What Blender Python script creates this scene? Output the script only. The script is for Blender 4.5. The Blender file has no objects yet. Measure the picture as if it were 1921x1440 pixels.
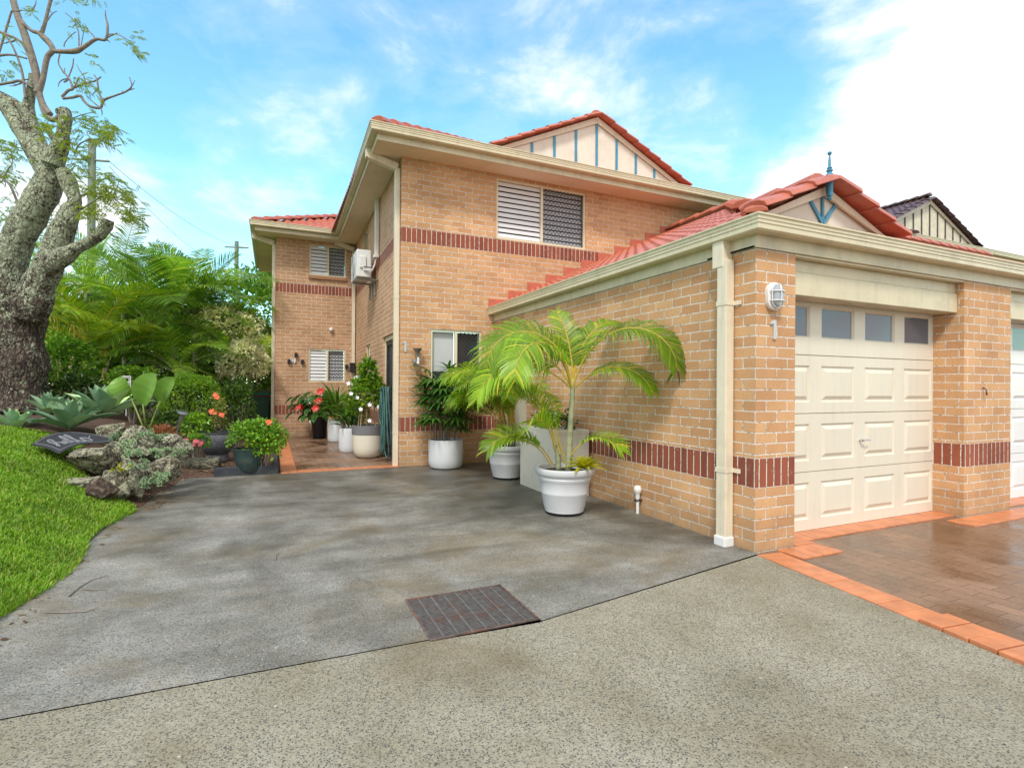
import bpy, bmesh, math, random
import numpy as np
from mathutils import Vector, Matrix, noise as mnoise
R=math.radians
random.seed(7)
scene=bpy.context.scene
col=scene.collection
# ------------------------------------------------------------------ camera
YAW,PIT,ROL,FPX=0.425452216,0.00378520536,0.00660501396,995.135928
CAM=Vector((-3.492,-3.03,1.304))
_fw=Vector((math.sin(YAW)*math.cos(PIT),math.cos(YAW)*math.cos(PIT),math.sin(PIT)))
_r0=Vector((math.cos(YAW),-math.sin(YAW),0)); _u0=_r0.cross(_fw)
_rt=_r0*math.cos(ROL)+_u0*math.sin(ROL); _up=-_r0*math.sin(ROL)+_u0*math.cos(ROL)
cd=bpy.data.cameras.new('camera'); cam=bpy.data.objects.new('camera',cd); col.objects.link(cam)
cam.matrix_world=Matrix(((_rt.x,_up.x,-_fw.x,CAM.x),(_rt.y,_up.y,-_fw.y,CAM.y),(_rt.z,_up.z,-_fw.z,CAM.z),(0,0,0,1)))
cd.sensor_width=36; cd.lens=36*FPX/1921; cd.clip_start=.05; cd.clip_end=3000
scene.camera=cam
def at(x,y,dist):
    "world point seen at photograph pixel x,y at a given distance in front of the camera"
    return CAM+(_fw+_rt*((x-960.5)/FPX)-_up*((y-720)/FPX))*dist
# ------------------------------------------------------------------ light
SUN_EL,SUN_AZ=R(52),R(215)     # azimuth clockwise from +Y : the sun stands behind the camera, a little left
w=bpy.data.worlds.new('World'); scene.world=w; w.use_nodes=True
nt=w.node_tree; nt.nodes.clear()
def N(nt,t,**k):
    n=nt.nodes.new(t)
    for a,b in k.items(): setattr(n,a,b)
    return n
def L(nt,a,b): nt.links.new(a,b)
def ramp(nt,pts,interp='LINEAR'):
    n=N(nt,'ShaderNodeValToRGB'); e=n.color_ramp; e.interpolation=interp
    while len(e.elements)<len(pts): e.elements.new(.5)
    for el,(p,c) in zip(e.elements,pts):
        el.position=p; el.color=(*c,1) if len(c)==3 else c
    return n
def math_(nt,op,a,b=None,clamp=False):
    n=N(nt,'ShaderNodeMath',operation=op,use_clamp=clamp)
    for i,v in enumerate((a,b)):
        if v is None: continue
        if isinstance(v,(int,float)): n.inputs[i].default_value=v
        else: L(nt,v,n.inputs[i])
    return n.outputs[0]
def mix(nt,f,a,b,mode='MIX'):
    n=N(nt,'ShaderNodeMix',data_type='RGBA',blend_type=mode)
    for s,v in ((n.inputs[0],f),(n.inputs[6],a),(n.inputs[7],b)):
        if isinstance(v,(int,float)): s.default_value=v
        elif isinstance(v,tuple): s.default_value=(*v,1) if len(v)==3 else v
        else: L(nt,v,s)
    return n.outputs[2]
sky=N(nt,'ShaderNodeTexSky',sky_type='NISHITA',sun_disc=False,sun_elevation=SUN_EL,sun_rotation=SUN_AZ,air_density=1.0,dust_density=.4,ozone_density=2.2)
tc=N(nt,'ShaderNodeTexCoord')
mp=N(nt,'ShaderNodeMapping'); mp.inputs['Scale'].default_value=(1,1,1.9); mp.inputs['Location'].default_value=(.35,.2,.1)
L(nt,tc.outputs['Generated'],mp.inputs[0])
n1=N(nt,'ShaderNodeTexNoise'); n1.inputs['Scale'].default_value=3.7; n1.inputs['Detail'].default_value=9; n1.inputs['Roughness'].default_value=.60; n1.inputs['Distortion'].default_value=.25
L(nt,mp.outputs[0],n1.inputs[0])
# big cumulus bank on the right of the view, and unseen cloud added behind the camera to keep the light neutral
def lobe(px,py,width):
    d=(at(px,py,1)-CAM).normalized()
    dp=N(nt,'ShaderNodeVectorMath',operation='DOT_PRODUCT'); L(nt,tc.outputs['Generated'],dp.inputs[0]); dp.inputs[1].default_value=d
    mr=N(nt,'ShaderNodeMapRange',interpolation_type='SMOOTHSTEP'); L(nt,dp.outputs['Value'],mr.inputs[0]); mr.inputs[1].default_value=math.cos(width); mr.inputs[2].default_value=1
    return mr.outputs[0]
v=n1.outputs['Fac']
for px,py,wd,am in ((1960,440,.40,.42),(2000,170,.22,.34),(1800,250,.16,.14),(1640,30,.13,.20),(590,215,.12,.12),(720,160,.08,.10),(1270,240,.12,.13),(1050,150,.16,.05),(60,440,.2,.14),(300,60,.5,-.06),(1700,520,.3,.2)):
    v=math_(nt,'ADD',v,math_(nt,'MULTIPLY',lobe(px,py,wd),am))
bk=N(nt,'ShaderNodeVectorMath',operation='DOT_PRODUCT'); L(nt,tc.outputs['Generated'],bk.inputs[0]); bk.inputs[1].default_value=(-_fw.x*.8,-_fw.y*.8,.45)
bm_=N(nt,'ShaderNodeMapRange',interpolation_type='SMOOTHSTEP'); L(nt,bk.outputs['Value'],bm_.inputs[0]); bm_.inputs[1].default_value=-.15; bm_.inputs[2].default_value=.6
v=math_(nt,'ADD',v,math_(nt,'MULTIPLY',bm_.outputs[0],.42))
cr=ramp(nt,[(.46,(0,0,0)),(.57,(.14,.14,.14)),(.66,(.5,.5,.5)),(.75,(1,1,1))]); L(nt,v,cr.inputs[0])
hs=N(nt,'ShaderNodeHueSaturation'); hs.inputs['Saturation'].default_value=1.10; hs.inputs['Value'].default_value=2.55; L(nt,sky.outputs[0],hs.inputs['Color'])
tint=mix(nt,1.0,hs.outputs[0],(.98,1.24,1.03),'MULTIPLY')
cm=mix(nt,cr.outputs[0],tint,(9.6,9.8,10.0))
bg=N(nt,'ShaderNodeBackground'); bg.inputs[1].default_value=.10; L(nt,cm,bg.inputs[0])
wo=N(nt,'ShaderNodeOutputWorld'); L(nt,bg.outputs[0],wo.inputs[0])
sd=bpy.data.lights.new('sun','SUN'); sd.energy=2.1; sd.angle=R(9); sd.color=(1,.96,.9)
so=bpy.data.objects.new('sun',sd); col.objects.link(so)
sdir=Vector((math.sin(SUN_AZ)*math.cos(SUN_EL),math.cos(SUN_AZ)*math.cos(SUN_EL),math.sin(SUN_EL)))
so.rotation_euler=sdir.to_track_quat('Z','Y').to_euler(); so.location=(0,-10,20)
scene.view_settings.view_transform='Standard'; scene.view_settings.look='None'; scene.view_settings.gamma=1
scene.view_settings.exposure=.42
scene.render.resolution_x=1024; scene.render.resolution_y=767
# ------------------------------------------------------------------ object helpers
def tag(o,label=None,cat=None,group=None,kind=None):
    if label: o['label']=label
    if cat: o['category']=cat
    if group: o['group']=group
    if kind: o['kind']=kind
    return o
def empty(name,loc,label,cat,group=None):
    o=bpy.data.objects.new(name,None); o.location=loc; col.objects.link(o); o.empty_display_size=.1
    return tag(o,label,cat,group)
class MB:
    def __init__(s): s.v=[]; s.f=[]; s.m=[]; s.uv={}
    def quad(s,pts,m=0,uv=None):
        b=len(s.v); s.v+= [tuple(p) for p in pts]; s.f.append(tuple(range(b,b+len(pts)))); s.m.append(m)
        if uv: s.uv[len(s.f)-1]=uv
        return s
    def add(s,vs,fs,m=0):
        b=len(s.v); s.v+=[tuple(p) for p in vs]
        for f in fs: s.f.append(tuple(i+b for i in f)); s.m.append(m)
        return s
    def box(s,x0,x1,y0,y1,z0,z1,m=0):
        if x0>x1:x0,x1=x1,x0
        if y0>y1:y0,y1=y1,y0
        v=[(x0,y0,z0),(x1,y0,z0),(x1,y1,z0),(x0,y1,z0),(x0,y0,z1),(x1,y0,z1),(x1,y1,z1),(x0,y1,z1)]
        return s.add(v,[(0,3,2,1),(4,5,6,7),(0,1,5,4),(1,2,6,5),(2,3,7,6),(3,0,4,7)],m)
    def tube(s,pts,rad,n=8,m=0,caps=True):
        pts=[Vector(p) for p in pts]; k=len(pts)
        if not hasattr(rad,'__len__'): rad=[rad]*k
        b=len(s.v); up=Vector((0,0,1)); prev=None
        for i,p in enumerate(pts):
            d=(pts[min(i+1,k-1)]-pts[max(i-1,0)]).normalized()
            if prev is None:
                a=up if abs(d.z)<.9 else Vector((1,0,0)); x=d.cross(a).normalized()
            else: x=(prev-d*prev.dot(d)).normalized()
            prev=x; y=d.cross(x)
            for j in range(n):
                t=2*math.pi*j/n; q=p+(x*math.cos(t)+y*math.sin(t))*rad[i]; s.v.append(tuple(q))
        for i in range(k-1):
            for j in range(n):
                a=b+i*n+j; c=b+i*n+(j+1)%n; s.f.append((a,c,c+n,a+n)); s.m.append(m)
        if caps:
            s.f.append(tuple(b+j for j in range(n))[::-1]); s.m.append(m)
            s.f.append(tuple(b+(k-1)*n+j for j in range(n))); s.m.append(m)
        return s
    def lathe(s,prof,c=(0,0,0),n=40,m=0,capb=True,capt=False):
        b=len(s.v)
        for r,z in prof:
            for j in range(n):
                t=2*math.pi*j/n; s.v.append((c[0]+r*math.cos(t),c[1]+r*math.sin(t),c[2]+z))
        for i in range(len(prof)-1):
            for j in range(n):
                a=b+i*n+j; d=b+i*n+(j+1)%n; s.f.append((a,d,d+n,a+n)); s.m.append(m)
        if capb: s.f.append(tuple(b+j for j in range(n))[::-1]); s.m.append(m)
        if capt: s.f.append(tuple(b+(len(prof)-1)*n+j for j in range(n))); s.m.append(m)
        return s
    def build(s,name,mats,parent=None,smooth=False,bevel=0,loc=None):
        me=bpy.data.meshes.new(name); 
        o=bpy.data.objects.new(name,me); col.objects.link(o)
        vs=s.v
        if parent is not None:
            pl=parent.location; o.parent=parent
            # sub-parts: parents of parts sit at zero offset
            off=Vector((0,0,0)); q=parent
            while q is not None: off+=q.location; q=q.parent
            vs=[(a-off.x,b-off.y,c-off.z) for a,b,c in vs]
        me.from_pydata(vs,[],s.f)
        if not isinstance(mats,(list,tuple)): mats=[mats]
        for mm in mats: me.materials.append(mm)
        me.polygons.foreach_set('material_index',s.m)
        if smooth is True: me.polygons.foreach_set('use_smooth',[True]*len(s.f))
        if s.uv:
            ul=me.uv_layers.new(name='UVMap')
            for p in me.polygons:
                u=s.uv.get(p.index)
                if u:
                    for li,q in zip(p.loop_indices,u): ul.data[li].uv=q
        me.update()
        if smooth=='auto':
            me.polygons.foreach_set('use_smooth',[True]*len(s.f))
            try: me.set_sharp_from_angle(angle=R(38))
            except Exception: pass
        if bevel:
            b=o.modifiers.new('bevel','BEVEL'); b.width=bevel; b.segments=2; b.limit_method='ANGLE'; b.angle_limit=R(50)
        return o
# ------------------------------------------------------------------ materials
MATS={}
def newmat(name):
    m=bpy.data.materials.new(name); m.use_nodes=True; t=m.node_tree; t.nodes.clear()
    o=N(t,'ShaderNodeOutputMaterial'); p=N(t,'ShaderNodeBsdfPrincipled'); L(t,p.outputs[0],o.inputs[0]); MATS[name]=m
    return m,t,p,o
def noise(t,scale,detail=3,rough=.55,co=None,dist=0):
    n=N(t,'ShaderNodeTexNoise'); n.inputs['Scale'].default_value=scale; n.inputs['Detail'].default_value=detail; n.inputs['Roughness'].default_value=rough; n.inputs['Distortion'].default_value=dist
    if co is None:
        g=N(t,'ShaderNodeNewGeometry'); co=g.outputs['Position']
    L(t,co,n.inputs[0]); return n.outputs['Fac']
def bump(t,p,h,strength=.3,dist=.01):
    b=N(t,'ShaderNodeBump'); b.inputs['Strength'].default_value=strength; b.inputs['Distance'].default_value=dist; L(t,h,b.inputs['Height']); L(t,b.outputs[0],p.inputs['Normal'])
def simple(name,c,rough=.5,var=.12,scale=6,bmp=0,bscale=60,metal=0,spec=.5,dirt=None,dscale=2,damt=.5,coat=0):
    m,t,p,o=newmat(name)
    nf=noise(t,scale,4)
    r=ramp(t,[(.3,tuple(x*(1-var) for x in c)),(.7,tuple(min(1,x*(1+var)) for x in c))]); L(t,nf,r.inputs[0])
    out=r.outputs[0]
    if dirt:
        df=noise(t,dscale,6,.65); dr=ramp(t,[(.5,(0,0,0)),(.68,(damt,damt,damt))]); L(t,df,dr.inputs[0]); out=mix(t,dr.outputs[0],out,dirt)
    L(t,out,p.inputs['Base Color']); p.inputs['Roughness'].default_value=rough; p.inputs['Metallic'].default_value=metal
    p.inputs['Specular IOR Level'].default_value=spec; p.inputs['Coat Weight'].default_value=coat
    if bmp: bump(t,p,noise(t,bscale,3),bmp,.004)
    return m
def grime(m,amt=.35):
    t=m.node_tree; p=[n for n in t.nodes if n.type=='BSDF_PRINCIPLED'][0]; l=p.inputs['Base Color'].links[0].from_socket
    g=N(t,'ShaderNodeNewGeometry'); mp=N(t,'ShaderNodeMapping'); mp.inputs['Scale'].default_value=(9,9,.7); L(t,g.outputs['Position'],mp.inputs[0]); n=noise(t,1.6,5,.65,co=mp.outputs[0]); r=ramp(t,[(.52,(0,0,0)),(.72,(amt,amt,amt))]); L(t,n,r.inputs[0])
    L(t,mix(t,r.outputs[0],l,(.34,.30,.22)),p.inputs['Base Color'])
def leafmat(name,c1,c2,c3=None,rough=.42,trans=.35):
    m=bpy.data.materials.new(name); m.use_nodes=True; t=m.node_tree; t.nodes.clear(); MATS[name]=m
    o=N(t,'ShaderNodeOutputMaterial'); p=N(t,'ShaderNodeBsdfPrincipled'); tr=N(t,'ShaderNodeBsdfTranslucent'); ms=N(t,'ShaderNodeMixShader')
    g=N(t,'ShaderNodeNewGeometry'); pts=[(0,c1),(.75,c2),(1,c3 or c2)]
    r=ramp(t,pts); L(t,g.outputs['Random Per Island'],r.inputs[0])
    nf=noise(t,3,2); r2=ramp(t,[(.3,(.72,.72,.72)),(.7,(1.15,1.15,1.1))]); L(t,nf,r2.inputs[0])
    oi=N(t,'ShaderNodeObjectInfo'); ro=ramp(t,[(0,(.58,.62,.52)),(1,(1.38,1.30,1.10))]); L(t,oi.outputs['Random'],ro.inputs[0])
    cc=mix(t,1,mix(t,1,r.outputs[0],r2.outputs[0],'MULTIPLY'),ro.outputs[0],'MULTIPLY')
    L(t,cc,p.inputs['Base Color']); p.inputs['Roughness'].default_value=rough; p.inputs['Specular IOR Level'].default_value=.45
    L(t,mix(t,1,cc,(1.25,1.3,.7),'MULTIPLY'),tr.inputs[0]); ms.inputs[0].default_value=trans
    L(t,p.outputs[0],ms.inputs[1]); L(t,tr.outputs[0],ms.inputs[2]); L(t,ms.outputs[0],o.inputs[0])
    return m
def brick(name,bands,c1=(.67,.405,.21),c2=(.545,.30,.15),salt=.0):
    m,t,p,o=newmat(name)
    uv=N(t,'ShaderNodeUVMap'); sp=N(t,'ShaderNodeSeparateXYZ')
    # slightly wobbly joints
    wn=N(t,'ShaderNodeTexNoise'); wn.inputs['Scale'].default_value=9; wn.inputs['Detail'].default_value=3; L(t,uv.outputs[0],wn.inputs[0])
    ws=N(t,'ShaderNodeVectorMath',operation='MULTIPLY_ADD'); L(t,wn.outputs['Color'],ws.inputs[0]); ws.inputs[1].default_value=(.007,.007,0); L(t,uv.outputs[0],ws.inputs[2])
    L(t,ws.outputs[0],sp.inputs[0])
    def bt(bw,rh,off,vec,a,b,mort):
        n=N(t,'ShaderNodeTexBrick'); n.offset=off; n.inputs['Scale'].default_value=1; n.inputs['Brick Width'].default_value=bw; n.inputs['Row Height'].default_value=rh
        n.inputs['Mortar Size'].default_value=.006; n.inputs['Mortar Smooth'].default_value=.25; n.inputs['Bias'].default_value=0
        n.inputs['Color1'].default_value=(*a,1); n.inputs['Color2'].default_value=(*b,1); n.inputs['Mortar'].default_value=(*mort,1)
        L(t,vec,n.inputs['Vector']); return n
    mort=(.74,.70,.63)
    b1=bt(.24,.086,.5,ws.outputs[0],c1,c2,mort)
    outc=b1.outputs[0]; outf=b1.outputs[1]
    for z0 in bands:
        cb=N(t,'ShaderNodeCombineXYZ'); L(t,sp.outputs[0],cb.inputs[0]); L(t,math_(t,'SUBTRACT',sp.outputs[1],z0),cb.inputs[1])
        b2=bt(.083,.2385,0,cb.outputs[0],(.33,.10,.055),(.235,.065,.04),mort)
        msk=math_(t,'MULTIPLY',math_(t,'GREATER_THAN',sp.outputs[1],z0),math_(t,'LESS_THAN',sp.outputs[1],z0+.2385))
        outc=mix(t,msk,outc,b2.outputs[0]); outf=mix(t,msk,outf,b2.outputs[1])
    # face grain, blotches, smears of mortar
    n1=noise(t,95,4,.7); r1=ramp(t,[(.25,(.62,.60,.58)),(.5,(1,1,1)),(.8,(1.22,1.2,1.18))]); L(t,n1,r1.inputs[0])
    outc=mix(t,1,outc,r1.outputs[0],'MULTIPLY')
    n2=noise(t,1.1,5,.6); r2=ramp(t,[(.3,(.80,.78,.74)),(.7,(1.12,1.10,1.08))]); L(t,n2,r2.inputs[0]); outc=mix(t,1,outc,r2.outputs[0],'MULTIPLY')
    n3=noise(t,14,6,.75,dist=.6); r3=ramp(t,[(.58,(0,0,0)),(.75,(.30+salt,)*3)]); L(t,n3,r3.inputs[0]); outc=mix(t,r3.outputs[0],outc,(.60,.52,.44))
    # dark damp splash at the foot of the wall and dirty joints
    n5=noise(t,6,4,.6); 
    ft=N(t,'ShaderNodeMapRange'); L(t,math_(t,'ADD',sp.outputs[1],math_(t,'MULTIPLY',n5,.5)),ft.inputs[0]); ft.inputs[1].default_value=.18; ft.inputs[2].default_value=.55; ft.inputs[3].default_value=.5; ft.inputs[4].default_value=0
    outc=mix(t,ft.outputs[0],outc,(.20,.15,.09))
    n6=noise(t,22,3,.7); r6=ramp(t,[(.53,(0,0,0)),(.62,(.7,.7,.7))]); L(t,n6,r6.inputs[0]); mf=math_(t,'MULTIPLY',r6.outputs[0],outf); outc=mix(t,mf,outc,(.16,.13,.10))
    L(t,outc,p.inputs['Base Color']); p.inputs['Roughness'].default_value=.82; p.inputs['Specular IOR Level'].default_value=.3
    h=math_(t,'SUBTRACT',math_(t,'MULTIPLY',n1,.45),outf); bump(t,p,h,.75,.006)
    return m
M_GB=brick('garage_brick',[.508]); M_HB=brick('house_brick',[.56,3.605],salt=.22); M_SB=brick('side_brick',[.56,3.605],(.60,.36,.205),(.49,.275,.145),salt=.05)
M_CREAM=simple('cream_paint',(.66,.585,.40),.42,.05,3,.05,30,dirt=(.36,.31,.20),dscale=3.5,damt=.35)
M_CREAML=simple('pale_cream_paint',(.74,.66,.50),.4,.04,3,dirt=(.5,.43,.30),dscale=5,damt=.3)
M_SOFF=simple('soffit_paint',(.76,.66,.49),.6,.04,2,dirt=(.58,.48,.34),dscale=2.2,damt=.4)
M_DOOR=simple('cream_door_paint',(.72,.67,.55),.36,.03,2)
M_WDOOR=simple('white_door_paint',(.80,.81,.81),.35,.03,2)
M_GABLE=simple('gable_sheet',(.76,.70,.59),.6,.04,2,dirt=(.60,.52,.42),dscale=3,damt=.4)
M_BLUE=simple('blue_trim_paint',(.055,.26,.40),.4,.15,8,dirt=(.10,.30,.36),dscale=10,damt=.4)
for _m in (M_CREAM,M_CREAML): grime(_m,.30)
for _m in (M_DOOR,M_WDOOR,M_GABLE): grime(_m,.14)
M_FRAME=simple('window_frame_cream',(.70,.64,.45),.35,.03,3)
M_WHITE=simple('white_plastic',(.78,.78,.77),.35,.04,6,dirt=(.55,.55,.50),dscale=6,damt=.3)
M_DARKM=simple('black_mesh_metal',(.03,.033,.038),.45,.1,6)
M_GLASS,t_,p_,_o=newmat('dark_glass'); p_.inputs['Base Color'].default_value=(.035,.045,.055,1); p_.inputs['Roughness'].default_value=.06; p_.inputs['Specular IOR Level'].default_value=.8
M_GLASSG,t_,p_,_o=newmat('grey_frosted_glass'); p_.inputs['Base Color'].default_value=(.14,.165,.21,1); p_.inputs['Roughness'].default_value=.05; p_.inputs['Specular IOR Level'].default_value=.7
M_CURT=simple('blind_fabric',(.50,.53,.53),.7,.05,3)
M_LOUV=simple('grey_louvre',(.52,.54,.57),.5,.05,5)
M_SHUT=simple('shutter_white',(.74,.75,.76),.4,.03,5)
M_GAL=simple('galvanised_metal',(.30,.30,.29),.4,.25,20,metal=.75)
M_CHROME=simple('chrome',(.6,.6,.62),.15,.05,5,metal=1)
def tilemat(name,a,b,moss):
    m,t,p,o=newmat(name); n1=noise(t,5,5,.65); r=ramp(t,[(.3,a),(.72,b)]); L(t,n1,r.inputs[0])
    n2=noise(t,40,4,.7); r2=ramp(t,[(.56,(0,0,0)),(.74,(.5,.5,.5))]); L(t,n2,r2.inputs[0]); c=mix(t,r2.outputs[0],r.outputs[0],moss); n4=noise(t,3.2,6,.7,dist=.4); r4=ramp(t,[(.54,(0,0,0)),(.66,(.45,.45,.45))]); L(t,n4,r4.inputs[0]); c=mix(t,r4.outputs[0],c,tuple(x*.55 for x in b))
    L(t,c,p.inputs['Base Color']); p.inputs['Roughness'].default_value=.33; p.inputs['Specular IOR Level'].default_value=.5; bump(t,p,n2,.25,.004); return m
M_TILE=tilemat('red_roof_tile',(.44,.115,.07),(.58,.19,.12),(.44,.22,.17))
M_NTILE=tilemat('brown_roof_tile',(.055,.028,.034),(.13,.06,.055),(.22,.08,.05))
M_FLASH=simple('red_painted_flashing',(.52,.14,.085),.55,.12,10,.1,60)
M_TERR=simple('terracotta_paver',(.56,.20,.085),.38,.22,7,.2,90,dirt=(.38,.17,.09),dscale=4,damt=.5)
def pavermat():
    m,t,p,o=newmat('brown_paver'); g=N(t,'ShaderNodeNewGeometry'); mp=N(t,'ShaderNodeMapping'); mp.inputs['Rotation'].default_value=(0,0,R(90)); L(t,g.outputs['Position'],mp.inputs[0])
    b=N(t,'ShaderNodeTexBrick'); b.offset=.5; b.inputs['Scale'].default_value=1; b.inputs['Brick Width'].default_value=.232; b.inputs['Row Height'].default_value=.116; b.inputs['Mortar Size'].default_value=.0022; b.inputs['Mortar Smooth'].default_value=.3
    b.inputs['Color1'].default_value=(.205,.125,.082,1); b.inputs['Color2'].default_value=(.27,.165,.11,1); b.inputs['Mortar'].default_value=(.045,.03,.02,1); L(t,mp.outputs[0],b.inputs['Vector'])
    n1=noise(t,70,4,.7); r1=ramp(t,[(.3,(.75,.75,.75)),(.7,(1.2,1.2,1.2))]); L(t,n1,r1.inputs[0]); c=mix(t,1,b.outputs[0],r1.outputs[0],'MULTIPLY')
    n2=noise(t,1.4,5,.6,dist=.5); r2=ramp(t,[(.42,(1.1,1.08,1.05)),(.62,(.5,.43,.36))]); L(t,n2,r2.inputs[0]); c=mix(t,1,c,r2.outputs[0],'MULTIPLY')
    L(t,c,p.inputs['Base Color']); r3=ramp(t,[(.40,(.5,.5,.5)),(.62,(.16,.16,.16))]); L(t,n2,r3.inputs[0]); L(t,r3.outputs[0],p.inputs['Roughness'])
    h=math_(t,'SUBTRACT',math_(t,'MULTIPLY',n1,.3),b.outputs[1]); bump(t,p,h,.5,.004); return m
M_PAVE=pavermat()
def aggregate(name,base,base2,peb,scale,wet):
    m,t,p,o=newmat(name); g=N(t,'ShaderNodeNewGeometry')
    # stretched, jittered chips
    dn=N(t,'ShaderNodeTexNoise'); dn.inputs['Scale'].default_value=scale*.5; dn.inputs['Detail'].default_value=2; L(t,g.outputs['Position'],dn.inputs[0])
    ma=N(t,'ShaderNodeVectorMath',operation='MULTIPLY_ADD'); L(t,dn.outputs['Color'],ma.inputs[0]); ma.inputs[1].default_value=(1.1/scale,)*3; L(t,g.outputs['Position'],ma.inputs[2])
    vo=N(t,'ShaderNodeTexVoronoi',feature='F1'); vo.inputs['Scale'].default_value=scale; L(t,ma.outputs[0],vo.inputs['Vector'])
    sr=N(t,'ShaderNodeSeparateColor'); L(t,vo.outputs['Color'],sr.inputs[0])
    pick=ramp(t,[(.0,(1,1,1)),(.55,(.85,.85,.85)),(.60,(0,0,0))]); L(t,sr.outputs[0],pick.inputs[0])
    cell=ramp(t,[(.42,(1,1,1)),(.56,(0,0,0))]); L(t,vo.outputs['Distance'],cell.inputs[0])
    msk=math_(t,'MULTIPLY',pick.outputs[0],cell.outputs[0])
    pc=ramp(t,[(.0,(.035,.037,.035)),(.4,(.095,.095,.095)),(.7,(.18,.14,.09)),(1,(.42,.38,.30))]); L(t,sr.outputs[1],pc.inputs[0])
    nb=noise(t,2.2,6,.6); rb=ramp(t,[(.33,base),(.68,base2)]); L(t,nb,rb.inputs[0])
    nfine=noise(t,115,4,.8); rf=ramp(t,[(.3,(.52,.52,.52)),(.7,(1.36,1.36,1.34))]); L(t,nfine,rf.inputs[0]); bc=mix(t,1,rb.outputs[0],rf.outputs[0],'MULTIPLY')
    c=mix(t,math_(t,'MULTIPLY',msk,peb),bc,pc.outputs[0])
    # algae / tea coloured stains and damp patches with a shape of their own
    ns=noise(t,.9,6,.62,dist=.8); rs=ramp(t,[(.50,(0,0,0)),(.66,(.6,.6,.6))]); L(t,ns,rs.inputs[0]); c=mix(t,rs.outputs[0],c,(.17,.125,.06))
    mpp=N(t,'ShaderNodeMapping'); mpp.inputs['Scale'].default_value=(1.0,.55,1); mpp.inputs['Location'].default_value=(3.1,1.7,0); L(t,g.outputs['Position'],mpp.inputs[0])
    nw=noise(t,.75,6,.62,co=mpp.outputs[0],dist=.5)
    sp=N(t,'ShaderNodeSeparateXYZ'); L(t,g.outputs['Position'],sp.inputs[0])
    if wet:
        gy=N(t,'ShaderNodeMapRange'); L(t,sp.outputs[1],gy.inputs[0]); gy.inputs[1].default_value=-.4; gy.inputs[2].default_value=5; gy.inputs[3].default_value=-.06; gy.inputs[4].default_value=.13
        nw=math_(t,'ADD',nw,gy.outputs[0])
        gx=N(t,'ShaderNodeMapRange'); L(t,sp.outputs[0],gx.inputs[0]); gx.inputs[1].default_value=-4.8; gx.inputs[2].default_value=-1.2; gx.inputs[3].default_value=-.05; gx.inputs[4].default_value=.05
        nw=math_(t,'ADD',nw,gx.outputs[0])
    rw=ramp(t,[(.47,(0,0,0)),(.66,(1,1,1))]); L(t,nw,rw.inputs[0])
    if wet:   # faint arcs left by the broom and by tyres
        st=N(t,'ShaderNodeMapping'); st.inputs['Rotation'].default_value=(0,0,R(28)); st.inputs['Scale'].default_value=(.42,1.25,1); L(t,g.outputs['Position'],st.inputs[0])
        ns2=noise(t,1.9,5,.6,co=st.outputs[0],dist=.7); r7=ramp(t,[(.36,(.72,.72,.70)),(.52,(1,1,1)),(.66,(1.20,1.20,1.20))]); L(t,ns2,r7.inputs[0]); c=mix(t,1,c,r7.outputs[0],'MULTIPLY')
        vc=N(t,'ShaderNodeTexVoronoi',feature='DISTANCE_TO_EDGE'); vc.inputs['Scale'].default_value=.45
        wv=N(t,'ShaderNodeVectorMath',operation='MULTIPLY_ADD'); nz=N(t,'ShaderNodeTexNoise'); nz.inputs['Scale'].default_value=3; nz.inputs['Detail'].default_value=6; L(t,g.outputs['Position'],nz.inputs[0]); L(t,nz.outputs['Color'],wv.inputs[0]); wv.inputs[1].default_value=(.35,.35,0); L(t,g.outputs['Position'],wv.inputs[2]); L(t,wv.outputs[0],vc.inputs['Vector'])
        r8=ramp(t,[(.0,(.45,.45,.45)),(.006,(0,0,0))]); L(t,vc.outputs['Distance'],r8.inputs[0]); c=mix(t,math_(t,'MULTIPLY',r8.outputs[0],rs.outputs[0]),c,(.05,.045,.03))
    sp2=N(t,'ShaderNodeTexVoronoi',feature='F1'); sp2.inputs['Scale'].default_value=9; L(t,g.outputs['Position'],sp2.inputs['Vector']); r9=ramp(t,[(.045,(.8,.8,.8)),(.06,(0,0,0))]); L(t,sp2.outputs['Distance'],r9.inputs[0])
    sc2=N(t,'ShaderNodeSeparateColor'); L(t,sp2.outputs['Color'],sc2.inputs[0]); c=mix(t,math_(t,'MULTIPLY',r9.outputs[0],math_(t,'GREATER_THAN',sc2.outputs[0],.72)),c,(.60,.58,.50))
    damp=mix(t,1,c,(.55,.54,.51) if wet else (.8,.8,.78),'MULTIPLY'); c=mix(t,rw.outputs[0],c,damp)
    L(t,c,p.inputs['Base Color'])
    rr=ramp(t,[(0,(.8,.8,.8)),(1,(.42,.42,.42) if wet else (.6,.6,.6))]); L(t,rw.outputs[0],rr.inputs[0]); L(t,rr.outputs[0],p.inputs['Roughness'])
    h=math_(t,'ADD',math_(t,'MULTIPLY',msk,.5),nfine); bump(t,p,h,.6,.006)
    return m
M_ROAD=aggregate('exposed_aggregate_concrete',(.27,.24,.165),(.36,.33,.255),.97,132,False)
M_SLAB=aggregate('washed_concrete',(.165,.155,.13),(.335,.325,.30),.85,115,True)
M_MULCH=simple('garden_mulch',(.075,.04,.026),.9,.6,40,.8,60,dirt=(.16,.09,.05),dscale=30,damt=.8)
M_SOIL=simple('dark_soil',(.045,.03,.02),.95,.5,60,.8,80)
M_LAWNB=simple('turf_soil',(.07,.14,.02),.95,.5,20,.5,60)
M_GRASS=leafmat('grass_blades',(.145,.31,.018),(.24,.43,.035),(.44,.46,.12),.5,.4)
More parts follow.
